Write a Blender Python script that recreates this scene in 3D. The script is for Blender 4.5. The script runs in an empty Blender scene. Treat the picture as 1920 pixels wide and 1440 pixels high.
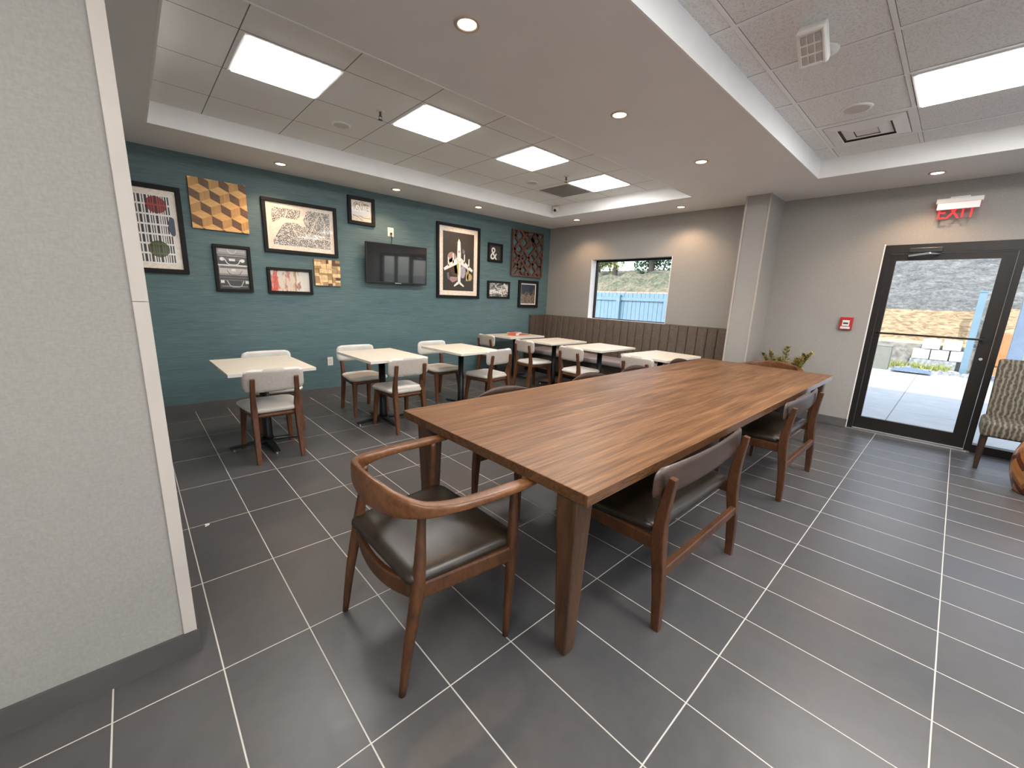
import bpy, bmesh, math, random
from mathutils import Vector, Matrix
random.seed(7)
S = bpy.context.scene
COL = S.collection
PI = math.pi

# ------------------------------------------------------------------ camera
cam = bpy.data.cameras.new('camera'); camo = bpy.data.objects.new('camera', cam); COL.objects.link(camo)
FW = Vector((0.6678, 0.7141, -0.2106)); RT = Vector((0.7346, -0.6775, 0.0378)); 
FW.normalize(); RT = (RT - FW * RT.dot(FW)).normalized(); UP = RT.cross(FW)
M = Matrix(((RT.x, UP.x, -FW.x, 0), (RT.y, UP.y, -FW.y, 0), (RT.z, UP.z, -FW.z, 1.4325), (0, 0, 0, 1)))
camo.matrix_world = M
cam.sensor_width = 36; cam.lens = 14.294; cam.clip_start = .02; cam.clip_end = 400
S.camera = camo
# ------------------------------------------------------------------ light and exposure
S.view_settings.view_transform = 'Standard'; S.view_settings.look = 'None'
S.view_settings.gamma = 1; S.view_settings.use_curve_mapping = False
S.view_settings.exposure = 1.06
S.cycles.use_denoising = True
S.cycles.max_bounces = 8; S.cycles.diffuse_bounces = 5; S.cycles.glossy_bounces = 4
S.cycles.transparent_max_bounces = 12; S.cycles.sample_clamp_indirect = 6
S.cycles.caustics_reflective = False; S.cycles.caustics_refractive = False
W = bpy.data.worlds.new('sky'); S.world = W; W.use_nodes = True
nt = W.node_tree; nt.nodes.clear()
sky = nt.nodes.new('ShaderNodeTexSky'); sky.sky_type = 'NISHITA'; sky.sun_disc = False
sky.sun_elevation = math.radians(48); sky.sun_rotation = math.radians(-70)
bgn = nt.nodes.new('ShaderNodeBackground'); bgn.inputs[1].default_value = 0.34
won = nt.nodes.new('ShaderNodeOutputWorld')
hs = nt.nodes.new('ShaderNodeHueSaturation'); hs.inputs['Saturation'].default_value = .5
nt.links.new(sky.outputs[0], hs.inputs['Color']); nt.links.new(hs.outputs[0], bgn.inputs[0]); nt.links.new(bgn.outputs[0], won.inputs[0])
sl = bpy.data.lights.new('sun', 'SUN'); sl.energy = 2.3; sl.angle = .009; sl.color = (1, .96, .88)
so = bpy.data.objects.new('sun', sl); COL.objects.link(so)
so.rotation_euler = Vector((1, .22, -1.02)).to_track_quat('-Z', 'Y').to_euler()
LAMP_E = 13.0          # emission of the ceiling panels
SPOT_W = 16.0          # power of each recessed downlight

# ------------------------------------------------------------------ node helper
class NT:
    def __init__(s, name):
        s.m = bpy.data.materials.new(name); s.m.use_nodes = True
        s.t = s.m.node_tree; s.b = s.t.nodes['Principled BSDF']
        s.oc = None
    def n(s, t, **k):
        x = s.t.nodes.new(t)
        for a, v in k.items(): setattr(x, a, v)
        return x
    def l(s, a, b): s.t.links.new(a, b)
    def obj(s):
        if not s.oc: s.oc = s.n('ShaderNodeTexCoord').outputs['Object']
        return s.oc
    def mp(s, scale=(1, 1, 1), rot=(0, 0, 0), loc=(0, 0, 0)):
        m = s.n('ShaderNodeMapping'); m.inputs['Scale'].default_value = scale
        m.inputs['Rotation'].default_value = rot; m.inputs['Location'].default_value = loc
        s.l(s.obj(), m.inputs[0]); return m.outputs[0]
    def noise(s, vec, scale=5, detail=3, rough=.5, dist=0):
        x = s.n('ShaderNodeTexNoise'); x.inputs['Scale'].default_value = scale
        x.inputs['Detail'].default_value = detail; x.inputs['Roughness'].default_value = rough
        x.inputs['Distortion'].default_value = dist
        s.l(vec, x.inputs['Vector']); return x.outputs['Fac']
    def math(s, op, a, b=None, c=None):
        x = s.n('ShaderNodeMath', operation=op)
        for i, v in enumerate((a, b, c)):
            if v is None: continue
            if isinstance(v, (int, float)): x.inputs[i].default_value = v
            else: s.l(v, x.inputs[i])
        return x.outputs[0]
    def ramp(s, fac, stops, interp='LINEAR'):
        x = s.n('ShaderNodeValToRGB'); cr = x.color_ramp; cr.interpolation = interp
        while len(cr.elements) < len(stops): cr.elements.new(.5)
        for e, (p, c) in zip(cr.elements, stops):
            e.position = p; e.color = (*c, 1) if len(c) == 3 else c
        s.l(fac, x.inputs[0]); return x.outputs[0]
    def mix(s, fac, a, b, mode='MIX'):
        x = s.n('ShaderNodeMix', data_type='RGBA', blend_type=mode)
        for i, v in ((0, fac), (6, a), (7, b)):
            if isinstance(v, (int, float)): x.inputs[i].default_value = v
            elif isinstance(v, tuple): x.inputs[i].default_value = (*v, 1)
            else: s.l(v, x.inputs[i])
        return x.outputs[2]
    def col(s, c):
        if isinstance(c, tuple): s.b.inputs['Base Color'].default_value = (*c, 1)
        else: s.l(c, s.b.inputs['Base Color'])
        return s
    def set(s, **k):
        for a, v in k.items():
            i = s.b.inputs[a.replace('_', ' ')]
            if isinstance(v, (int, float)): i.default_value = v
            elif isinstance(v, tuple): i.default_value = (*v, 1)
            else: s.l(v, i)
        return s
    def bump(s, h, strength=.3, dist=.01):
        x = s.n('ShaderNodeBump'); x.inputs['Strength'].default_value = strength
        x.inputs['Distance'].default_value = dist
        s.l(h, x.inputs['Height']); s.l(x.outputs[0], s.b.inputs['Normal']); return s

def plain(name, c, rough=.5, metal=0, var=.06, vs=8, bump=0, bs=60, **k):
    m = NT(name)
    nz = m.noise(m.obj(), vs, 4)
    m.col(m.ramp(nz, [(.3, tuple(x * (1 - var) for x in c)), (.7, tuple(min(1, x * (1 + var)) for x in c))]))
    m.set(Roughness=rough, Metallic=metal, **k)
    if bump: m.bump(m.noise(m.obj(), bs, 3), bump, .004)
    return m.m

def emit(name, c, e, base=(.9, .9, .9)):
    m = NT(name); m.col(base).set(Emission_Color=c, Emission_Strength=e, Roughness=.5); return m.m

def wood(name, dark, light, scale=(1.2, 14, 14), rough=.35, coat=0.0, dist=1.2, fine=.35):
    m = NT(name)
    v = m.mp(scale)
    a = m.noise(v, 1.6, 5, .6, dist); b = m.noise(m.mp(tuple(x * 5 for x in scale)), 2.2, 3, .6)
    base = m.ramp(a, [(.30, dark), (.5, tuple((p + q) / 2 for p, q in zip(dark, light))), (.72, light)])
    lo = 1 - fine
    f = m.ramp(b, [(.35, (lo, lo, lo)), (.6, (1, 1, 1))])
    m.col(m.mix(1.0, base, f, 'MULTIPLY')).set(Roughness=rough, Coat_Weight=coat, Coat_Roughness=.12)
    return m.m

def grid_mask(m, x0, sx, y0, sy, half):
    sep = m.n('ShaderNodeSeparateXYZ'); m.l(m.obj(), sep.inputs[0])
    out = []; ids = []
    for ax, o, st in ((0, x0, sx), (1, y0, sy)):
        u = m.math('DIVIDE', m.math('SUBTRACT', sep.outputs[ax], o), st)
        fr = m.math('FRACT', u); d = m.math('MULTIPLY', m.math('MINIMUM', fr, m.math('SUBTRACT', 1.0, fr)), st)
        out.append(d); ids.append(m.math('FLOOR', u))
    dm = m.math('MINIMUM', out[0], out[1])
    mask = m.math('LESS_THAN', dm, half)
    cmb = m.n('ShaderNodeCombineXYZ'); m.l(ids[0], cmb.inputs[0]); m.l(ids[1], cmb.inputs[1])
    wn = m.n('ShaderNodeTexWhiteNoise', noise_dimensions='2D'); m.l(cmb.outputs[0], wn.inputs[0])
    return mask, dm, wn.outputs['Value']

# ------------------------------------------------------------------ materials
MT = {}
def build_mats():
    m = NT('floor_tile'); mask, dm, rnd = grid_mask(m, .1023, .30698, 3.5098, .61753, .0024)
    n1 = m.noise(m.obj(), 2.2, 5, .6); n2 = m.noise(m.obj(), 14, 4, .6)
    t = m.ramp(n1, [(.3, (.050, .051, .055)), (.7, (.088, .078, .076))])
    t = m.mix(.35, t, m.ramp(rnd, [(0, (.046, .048, .053)), (1, (.096, .085, .082))]))
    t = m.mix(.3, t, m.ramp(n2, [(.3, (.054, .053, .053)), (.75, (.10, .095, .093))]))
    m.col(m.mix(mask, t, (.50, .47, .43)))
    r = m.math('MULTIPLY_ADD', n2, .16, .27); m.set(Roughness=m.math('MAXIMUM', r, m.math('MULTIPLY', mask, .8)))
    m.bump(m.math('MINIMUM', dm, .004), .5, .6); MT['floor'] = m.m
    # teal grasscloth
    m = NT('teal_wallcovering'); v = m.mp((5, 5, 150)); a = m.noise(v, 1.0, 4, .6)
    b = m.noise(m.mp((1.2, 1.2, 18)), 1, 3, .5)
    c = m.ramp(a, [(.3, (.050, .098, .108)), (.52, (.092, .158, .168)), (.70, (.155, .235, .242))])
    c = m.mix(.35, c, m.ramp(b, [(.35, (.072, .130, .144)), (.65, (.122, .192, .200))]))
    m.col(c).set(Roughness=.55).bump(a, .3, .003); MT['teal'] = m.m
    # gray woven wallcovering
    def fabricwall(name, c):
        m = NT(name); a = m.noise(m.mp((160, 160, 60)), 1, 2); b = m.noise(m.mp((60, 60, 170)), 1, 2)
        w = m.math('ADD', m.math('MULTIPLY', a, .5), m.math('MULTIPLY', b, .5))
        big = m.noise(m.obj(), 1.5, 3)
        cc = m.ramp(w, [(.35, tuple(x * .86 for x in c)), (.65, tuple(x * 1.12 for x in c))])
        cc = m.mix(.4, cc, m.ramp(big, [(.3, tuple(x * .93 for x in c)), (.7, tuple(x * 1.05 for x in c))]))
        m.col(cc).set(Roughness=.7).bump(w, .25, .002); return m.m
    MT['gray'] = fabricwall('warm_gray_wallcovering', (.33, .31, .288))
    MT['grayn'] = fabricwall('pale_gray_wallcovering', (.275, .255, .232))
    MT['soffit'] = plain('soffit_paint', (.80, .79, .78), .6, var=.02, vs=3)
    MT['white'] = plain('white_paint', (.88, .875, .865), .5, var=.02)
    MT['trimc'] = plain('corner_guard', (.45, .40, .355), .45, var=.03)
    def ceil(name, x0, sx, y0, sy, half, line, c, spk):
        m = NT(name); mask, dm, rnd = grid_mask(m, x0, sx, y0, sy, half)
        s1 = m.noise(m.obj(), 95, 3, .7); s2 = m.noise(m.obj(), 2, 3)
        t = m.ramp(s1, [(.36, tuple(x * (1 - spk) for x in c)), (.50, c)])
        t = m.mix(.25, t, m.ramp(rnd, [(0, tuple(x * .93 for x in c)), (1, c)]))
        t = m.mix(.2, t, m.ramp(s2, [(.3, tuple(x * .9 for x in c)), (.7, c)]))
        m.col(m.mix(mask, t, line)).set(Roughness=.8).bump(s1, .25, .004); return m.m
    MT['ceilL'] = ceil('smooth_ceiling_tile', .672, .626, 3.236, .617, .0032, (.16, .145, .135), (.82, .81, .79), .10)
    MT['ceilR'] = ceil('fissured_ceiling_tile', 2.64, .6215, 1.132, .6215, .016, (.25, .24, .23), (.84, .835, .82), .38)  # dark edges along the grid bars are their shadow, painted into the colour
    MT['tbar'] = plain('ceiling_grid_white', (.84, .83, .82), .5, var=.02)
    MT['base'] = plain('dark_base_tile', (.075, .068, .066), .45, var=.08)
    MT['basegray'] = plain('gray_base_tile', (.10, .094, .092), .45, var=.08)
    MT['lamp'] = emit('lit_panel', (1, .985, .955), LAMP_E)
    MT['spot'] = emit('lit_downlight', (1, .80, .52), 7)
    MT['spotring'] = plain('downlight_trim', (.55, .45, .36), .35, var=.02)
    # table top laminate
    m = NT('walnut_laminate_top'); a = m.noise(m.mp((.62, 8.5, 8.5)), 1.7, 7, .66, 1.3)
    b = m.noise(m.mp((.9, 60, 60)), 1.5, 4, .65, .3); bg = m.noise(m.mp((.7, 3.0, 1)), 1.5, 3, .5, .8)
    c = m.ramp(a, [(.34, (.085, .036, .013)), (.45, (.145, .066, .026)), (.54, (.190, .092, .039)), (.66, (.29, .150, .070))])
    c = m.mix(.9, c, m.ramp(b, [(.40, (.40, .38, .36)), (.50, (.95, .95, .95)), (.62, (1.22, 1.22, 1.22))]), 'MULTIPLY')
    c = m.mix(.25, c, m.ramp(bg, [(.35, (.13, .058, .025)), (.65, (.27, .135, .065))]))
    m.col(c).set(Roughness=.38, Specular_IOR_Level=.28); MT['top'] = m.m
    MT['legw'] = wood('walnut_table_leg', (.042, .018, .007), (.105, .048, .020), (14, 14, 1.4), .45, 0)
    MT['edgew'] = wood('walnut_table_edge', (.085, .036, .015), (.15, .068, .030), (1.2, 12, 12), .26, .2)
    MT['chairw'] = wood('dark_walnut_frame', (.046, .0150, .0045), (.110, .039, .0115), (9, 9, 3), .42, .0)
    MT['chairr'] = wood('walnut_arm_rail', (.100, .034, .0095), (.205, .082, .029), (5, 5, 5), .36, .08)
    MT['backw'] = wood('walnut_veneer_back', (.032, .016, .010), (.070, .036, .022), (1.5, 9, 9), .38, .1)
    MT['smallw'] = wood('warm_brown_beech', (.080, .027, .0085), (.175, .066, .023), (10, 10, 2.5), .5, .0)
    m = NT('black_leather'); a = m.noise(m.obj(), 220, 3, .6); b = m.noise(m.obj(), 9, 4)
    m.col(m.ramp(b, [(.3, (.012, .008, .0045)), (.7, (.026, .018, .011))])).set(Roughness=m.math('MULTIPLY_ADD', a, .12, .28))
    m.bump(m.math('ADD', m.math('MULTIPLY', a, .35), b), .18, .006); MT['leather'] = m.m
    m = NT('cream_upholstery'); a = m.noise(m.obj(), 260, 2); b = m.noise(m.obj(), 12, 3)
    m.col(m.mix(.5, m.ramp(a, [(.35, (.50, .47, .43)), (.6, (.74, .71, .66))]), m.ramp(b, [(.3, (.58, .55, .51)), (.7, (.70, .67, .62))])))
    m.set(Roughness=.6, Sheen_Weight=.2).bump(a, .25, .003); MT['cream'] = m.m
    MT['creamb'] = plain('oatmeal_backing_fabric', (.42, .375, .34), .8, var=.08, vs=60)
    m = NT('white_laminate'); a = m.noise(m.mp((2, 30, 30)), 2, 3)
    m.col(m.ramp(a, [(.3, (.60, .54, .44)), (.7, (.69, .63, .53))])).set(Roughness=.4); MT['ttop'] = m.m
    MT['tedge'] = plain('white_laminate_edge', (.74, .70, .64), .4, var=.02)
    MT['blackm'] = plain('black_powder_coat', (.012, .012, .013), .35, .3, var=.1)
    MT['chrome'] = plain('metal_glide', (.7, .7, .7), .2, 1, var=.02)
    MT['frame'] = plain('black_frame', (.008, .0075, .0075), .55, var=.1, Specular_IOR_Level=.25)
    MT['mat'] = plain('mat_board', (.88, .78, .68), .3, var=.01, Coat_Weight=.25, Coat_Roughness=.02)
    MT['paper'] = plain('paper_print', (.88, .84, .80), .3, var=.01, Coat_Weight=.3, Coat_Roughness=.02)
    for k, c in dict(ink=(.03, .022, .022), red=(.40, .035, .025), olive=(.10, .105, .02), navy=(.05, .07, .11), salmon=(.62, .19, .15), dred=(.035, .004, .003), dolive=(.012, .011, .004),
                     g1=(.03, .028, .028), g2=(.11, .10, .10), g3=(.30, .27, .27), g4=(.52, .48, .47), g5=(.78, .75, .72), gold=(.20, .12, .03), tan=(.5, .36, .16),
                     brown=(.10, .055, .03), pinkish=(.42, .26, .24), grayblue=(.16, .18, .21), lav=(.42, .38, .46), cream2=(.88, .76, .64), dkbg=(.045, .038, .03),
                     ornge=(.6, .33, .10), yel=(.55, .45, .08), dkgreen=(.03, .05, .03), nightblue=(.025, .035, .055)).items():
        MT['c_' + k] = plain('print_' + k, c, .4, var=.12, vs=40, Coat_Weight=.25, Coat_Roughness=.02)
    MT['oak'] = wood('light_bamboo', (.72, .38, .11), (.92, .58, .23), (2, 3, 14), .5, fine=.15)
    MT['oak2'] = wood('golden_bamboo', (.50, .25, .07), (.70, .38, .13), (16, 3, 1.2), .5, fine=.2)
    MT['oakd'] = wood('brown_veneer', (.13, .055, .022), (.22, .105, .048), (3, 3, 16), .5)
    MT['blkl'] = plain('pale_wood_block', (.85, .60, .32), .5, var=.2, vs=30)
    MT['blkm'] = plain('tan_wood_block', (.45, .27, .12), .5, var=.25, vs=30)
    MT['blkd'] = plain('dark_wood_block', (.10, .055, .026), .5, var=.3, vs=30)
    MT['lattice'] = wood('reddish_brown_fretwork', (.095, .040, .026), (.155, .070, .048), (6, 6, 6), .4)
    # print of a city map: little blocks separated by pale streets
    m = NT('map_blocks'); vo = m.n('ShaderNodeTexVoronoi', feature='DISTANCE_TO_EDGE'); vo.inputs['Scale'].default_value = 58
    m.l(m.mp((1, 1, 1)), vo.inputs['Vector']); nz = m.noise(m.obj(), 26, 3)
    mk = m.math('LESS_THAN', vo.outputs['Distance'], m.math('MULTIPLY_ADD', nz, .30, -.02))
    m.col(m.mix(mk, (.055, .055, .05), (.66, .63, .58))).set(Roughness=.4, Coat_Weight=.25, Coat_Roughness=.02); MT['map'] = m.m
    m = NT('aerial_photo'); a = m.noise(m.mp((4, 1, 11), (0, .5, 0)), 1.6, 4, .6, 1.5)
    m.col(m.ramp(a, [(.36, (.02, .02, .02)), (.47, (.22, .20, .19)), (.56, (.75, .72, .68)), (.7, (.45, .43, .41))], 'EASE')).set(Roughness=.4, Coat_Weight=.25, Coat_Roughness=.02); MT['aerial'] = m.m
    m = NT('night_city'); sep = m.n('ShaderNodeSeparateXYZ'); m.l(m.obj(), sep.inputs[0])
    vo = m.noise(m.mp((38, 1, 7)), 1.5, 4, .7); g = m.math('MULTIPLY_ADD', sep.outputs[2], -4.2, .42)
    k = m.math('MULTIPLY', vo, m.math('ADD', g, .55))
    m.col(m.ramp(k, [(.22, (.018, .026, .045)), (.36, (.05, .045, .045)), (.52, (.30, .22, .15)), (.7, (.62, .52, .40))])).set(Roughness=.4, Coat_Weight=.25, Coat_Roughness=.02); MT['city'] = m.m
    m = NT('red_streak_painting'); sep = m.n('ShaderNodeSeparateXYZ'); m.l(m.obj(), sep.inputs[0])
    a = m.noise(m.mp((16, 1, 5)), 1.3, 4, .6, .8); u = m.math('ADD', sep.outputs[0], m.math('MULTIPLY_ADD', a, .30, -.15))
    c = m.ramp(m.math('MULTIPLY_ADD', u, 2.1, .5), [(.04, (.72, .60, .52)), (.10, (.60, .05, .03)), (.19, (.64, .12, .07)), (.25, (.75, .66, .55)), (.36, (.70, .60, .48)), (.41, (.50, .08, .05)), (.47, (.74, .62, .52)), (.57, (.70, .58, .45)), (.62, (.55, .30, .10)), (.68, (.35, .16, .12)), (.73, (.74, .68, .60)), (1, (.66, .62, .57))])
    m.col(c).set(Roughness=.4, Coat_Weight=.25, Coat_Roughness=.02); MT['abstract'] = m.m
    MT['screen'] = NT('tv_screen').col((.004, .004, .006)).set(Roughness=.12, Coat_Weight=1.0, Coat_Roughness=.03, Coat_IOR=1.65).m
    MT['plastw'] = plain('white_plastic', (.75, .72, .68), .35, var=.02)
    MT['plastg'] = plain('offwhite_plastic', (.62, .58, .53), .4, var=.03)
    MT['black'] = plain('black_plastic', (.012, .012, .012), .3, var=.05)
    MT['spk'] = plain('tarnished_brass', (.10, .085, .07), .4, .7, var=.05)
    MT['ledc'] = plain('led_cell_plastic', (.38, .34, .31), .25, var=.05)
    MT['alarm'] = plain('alarm_red', (.42, .022, .03), .35, var=.05)
    m = NT('dark_bronze_anodised'); m.col((.012, .0085, .007)).set(Roughness=.4, Metallic=.1, Specular_IOR_Level=.4); MT['bronze'] = m.m
    MT['alu'] = plain('brushed_aluminium', (.62, .62, .62), .3, 1, var=.05)
    g = NT('clear_glass'); g.t.nodes.remove(g.b); tr = g.n('ShaderNodeBsdfTransparent'); tr.inputs[0].default_value = (.93, .95, .95, 1)
    gl = g.n('ShaderNodeBsdfGlossy'); gl.inputs['Roughness'].default_value = .02
    fr = g.n('ShaderNodeFresnel'); fr.inputs[0].default_value = 1.45; mx = g.n('ShaderNodeMixShader')
    ge = g.n('ShaderNodeNewGeometry'); g.l(g.math('MULTIPLY', fr.outputs[0], g.math('SUBTRACT', 1.0, ge.outputs['Backfacing'])), mx.inputs[0]); g.l(tr.outputs[0], mx.inputs[1]); g.l(gl.outputs[0], mx.inputs[2])
    g.l(mx.outputs[0], g.t.nodes['Material Output'].inputs[0]); MT['glass'] = g.m
    m = NT('brown_channel_tweed'); a = m.noise(m.mp((90, 90, 60)), 1, 3, .7); b = m.noise(m.mp((18, 18, 6)), 1.5, 3)
    m.col(m.mix(.4, m.ramp(a, [(.35, (.036, .025, .018)), (.62, (.125, .094, .070))]), m.ramp(b, [(.35, (.055, .040, .030)), (.65, (.095, .070, .053))])))
    m.set(Roughness=.8).bump(a, .3, .003); MT['tweed'] = m.m
    MT['seatv'] = plain('mauve_gray_vinyl', (.34, .30, .31), .35, var=.06)
    MT['plinth'] = plain('black_plinth', (.018, .016, .015), .5)
    m = NT('striped_chair_fabric'); wv = m.n('ShaderNodeTexWave', wave_type='BANDS', bands_direction='Y'); wv.inputs['Scale'].default_value = 9.5
    wv.inputs['Distortion'].default_value = 3.0; wv.inputs['Detail'].default_value = 1; wv.inputs['Detail Scale'].default_value = 2.2; m.l(m.obj(), wv.inputs['Vector'])
    z2 = m.noise(m.mp((30, 30, 45)), 1, 3, .7)
    m.col(m.mix(.35, m.ramp(wv.outputs['Fac'], [(.2, (.030, .024, .016)), (.55, (.085, .070, .048)), (.88, (.24, .21, .15))]), m.ramp(z2, [(.35, (.03, .025, .018)), (.65, (.2, .17, .13))]))).set(Roughness=.75); MT['stripe'] = m.m
    MT['walnutd'] = wood('dark_stained_leg', (.030, .014, .009), (.055, .028, .018), (12, 12, 2), .35)
    # chevron barrel
    m = NT('chevron_marquetry'); sep = m.n('ShaderNodeSeparateXYZ'); m.l(m.obj(), sep.inputs[0])
    ang = m.math('DIVIDE', m.math('ARCTAN2', sep.outputs[1], sep.outputs[0]), 2 * PI / 8)
    zig = m.math('ABSOLUTE', m.math('SUBTRACT', m.math('FRACT', ang), .5))
    bnd = m.math('FRACT', m.math('DIVIDE', m.math('ADD', sep.outputs[2], m.math('MULTIPLY', zig, .17)), .215))
    gn = m.noise(m.mp((30, 30, 6)), 1.5, 4)
    c = m.ramp(bnd, [(0, (.43, .17, .05)), (.33, (.10, .03, .012)), (.60, (.34, .12, .035)), (.8, (.5, .22, .07))], 'CONSTANT')
    m.col(m.mix(1.0, c, m.ramp(gn, [(.3, (.7, .7, .7)), (.7, (1, 1, 1))]), 'MULTIPLY')).set(Roughness=.25, Coat_Weight=.4, Coat_Roughness=.1); MT['chev'] = m.m
    MT['leafg'] = plain('gold_green_leaf', (.50, .38, .07), .5, var=.35, vs=30)
    MT['leafd'] = plain('dark_olive_leaf', (.12, .14, .04), .5, var=.3, vs=30)
    MT['pot'] = plain('dark_planter', (.05, .045, .04), .5, var=.1)
    MT['redbook'] = plain('red_cover', (.55, .12, .07), .4, var=.1)
    MT['pages'] = plain('white_pages', (.75, .73, .70), .6, var=.05)
    # outside
    m = NT('patio_concrete'); mask, dm, rnd = grid_mask(m, 8.2, 1.9, .42, 1.9, .006); nz = m.noise(m.obj(), 3, 5, .6)
    m.col(m.mix(mask, m.ramp(nz, [(.3, (.44, .455, .47)), (.7, (.54, .545, .545))]), (.2, .2, .2))).set(Roughness=.8); MT['patio'] = m.m
    MT['dirt'] = plain('debris_ground', (.26, .245, .22), .9, var=.45, vs=9)
    m = NT('plywood'); a = m.noise(m.mp((1, 2.2, 9)), 1.6, 5, .6, 1.8)
    m.col(m.ramp(a, [(.40, (.24, .155, .080)), (.5, (.38, .27, .155)), (.60, (.48, .37, .235))])).set(Roughness=.7); MT['ply'] = m.m
    m = NT('gray_rock_face'); a = m.noise(m.mp((1, 1.2, 3.5)), 2.4, 7, .72, .8); b = m.noise(m.obj(), 14, 4, .7)
    m.col(m.mix(.4, m.ramp(a, [(.38, (.09, .09, .085)), (.5, (.19, .19, .18)), (.60, (.32, .31, .295))]), m.ramp(b, [(.38, (.09, .09, .09)), (.62, (.36, .35, .335))]))).set(Roughness=.9).bump(a, .8, .3); MT['rock'] = m.m
    MT['blue'] = plain('pale_blue_paint', (.15, .24, .31), .5, var=.06)
    MT['blued'] = plain('blue_gray_paint', (.14, .19, .27), .5, var=.1)
    MT['orange'] = plain('orange_board', (.42, .19, .075), .6, var=.12)
    MT['foam'] = plain('white_block', (.78, .78, .80), .7, var=.12, vs=12)
    MT['rub'] = plain('gray_rubble', (.34, .35, .37), .8, var=.5, vs=14)
    MT['grassm'] = plain('yellow_green_grass', (.36, .40, .12), .9, var=.4, vs=20)
    m = NT('hillside'); a = m.noise(m.obj(), 1.3, 6, .65); b = m.noise(m.obj(), 7, 4, .6)
    m.col(m.mix(.5, m.ramp(a, [(.38, (.05, .07, .03)), (.5, (.15, .14, .085)), (.60, (.26, .19, .12))]), m.ramp(b, [(.38, (.05, .06, .04)), (.62, (.25, .24, .18))]))).set(Roughness=.9).bump(b, .6, .2); MT['hill'] = m.m
    MT['leafA'] = plain('bright_leaves', (.24, .27, .06), .7, var=.4, vs=6)
    MT['leafB'] = plain('deep_green_leaves', (.04, .09, .04), .7, var=.4, vs=6)
    MT['leafC'] = plain('orange_leaves', (.36, .24, .09), .7, var=.4, vs=6)
    MT['bark'] = plain('bark', (.05, .04, .035), .9, var=.3, vs=20)
    MT['brick'] = plain('pinkish_cap', (.50, .33, .27), .8, var=.25, vs=25)
    MT['extw'] = plain('exterior_wall', (.5, .48, .45), .8)
build_mats()

# ------------------------------------------------------------------ geometry helpers
def link(name, bm, mats, parent=None, smooth=False, loc=None):
    bmesh.ops.recalc_face_normals(bm, faces=bm.faces[:])
    me = bpy.data.meshes.new(name); bm.to_mesh(me); bm.free()
    if not isinstance(mats, (list, tuple)): mats = [mats]
    for m in mats: me.materials.append(MT[m] if isinstance(m, str) else m)
    if smooth:
        for p in me.polygons: p.use_smooth = True
    o = bpy.data.objects.new(name, me); COL.objects.link(o)
    if parent: o.parent = parent
    if loc: o.location = loc
    return o
def box(bm, a, b, mi=0, bev=0, seg=2):
    x0, y0, z0 = a; x1, y1, z1 = b
    v = [bm.verts.new(p) for p in ((x0,y0,z0),(x1,y0,z0),(x1,y1,z0),(x0,y1,z0),(x0,y0,z1),(x1,y0,z1),(x1,y1,z1),(x0,y1,z1))]
    fs = [bm.faces.new([v[i] for i in q]) for q in ((0,3,2,1),(4,5,6,7),(0,1,5,4),(1,2,6,5),(2,3,7,6),(3,0,4,7))]
    for f in fs: f.material_index = mi
    if bev:
        es = list({e for f in fs for e in f.edges})
        bmesh.ops.bevel(bm, geom=es, offset=bev, segments=seg, affect='EDGES', profile=.5)
    return v
def B(a, b, bev=0, seg=2):
    bm = bmesh.new(); box(bm, a, b, 0, bev, seg); return bm
def xform(bm, vs, mat):
    bmesh.ops.transform(bm, matrix=mat, verts=vs)
def sweep(bm, pts, sizes, up=(0, 0, 1), n=12, ex=2.0, caps=True, mi=0):
    """sweep a superellipse section (half sizes a across, b along 'up') along pts"""
    pts = [Vector(p) for p in pts]; up = Vector(up); rings = []
    for i, p in enumerate(pts):
        t = (pts[min(i + 1, len(pts) - 1)] - pts[max(i - 1, 0)]).normalized()
        s = t.cross(up)
        if s.length < 1e-4: s = t.cross(Vector((1, 0, 0)))
        s.normalize(); u = s.cross(t).normalized()
        a, b = sizes[i] if isinstance(sizes, list) else sizes
        r = []
        for k in range(n):
            th = 2 * PI * (k + .5) / n; c, sn = math.cos(th), math.sin(th)
            r.append(bm.verts.new(p + s * a * math.copysign(abs(c) ** (2 / ex), c) + u * b * math.copysign(abs(sn) ** (2 / ex), sn)))
        rings.append(r)
    for i in range(len(rings) - 1):
        for k in range(n):
            f = bm.faces.new((rings[i][k], rings[i][(k + 1) % n], rings[i + 1][(k + 1) % n], rings[i + 1][k])); f.material_index = mi
    if caps: bm.faces.new(rings[0][::-1]).material_index = mi; bm.faces.new(rings[-1]).material_index = mi
def spline(pts, k=6):
    P = [Vector(p) for p in pts]; out = []
    for i in range(len(P) - 1):
        p0 = P[max(i - 1, 0)]; p1 = P[i]; p2 = P[i + 1]; p3 = P[min(i + 2, len(P) - 1)]
        for j in range(k):
            t = j / k
            out.append(.5 * ((2 * p1) + (p2 - p0) * t + (2 * p0 - 5 * p1 + 4 * p2 - p3) * t * t + (3 * p1 - p0 - 3 * p2 + p3) * t ** 3))
    out.append(P[-1]); return out
def lerp_sizes(sz, k=6):
    out = []
    for i in range(len(sz) - 1):
        for j in range(k):
            t = j / k; out.append(tuple(a + (b - a) * t for a, b in zip(sz[i], sz[i + 1])))
    out.append(sz[-1]); return out
def lathe(bm, prof, n=24, center=(0, 0, 0), mi=0):
    c = Vector(center); rings = []
    for r, z in prof:
        rings.append([bm.verts.new(c + Vector((r * math.cos(2 * PI * k / n), r * math.sin(2 * PI * k / n), z))) for k in range(n)])
    for i in range(len(rings) - 1):
        for k in range(n):
            bm.faces.new((rings[i][k], rings[i][(k + 1) % n], rings[i + 1][(k + 1) % n], rings[i + 1][k])).material_index = mi
    bm.faces.new(rings[0][::-1]).material_index = mi; bm.faces.new(rings[-1]).material_index = mi
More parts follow.
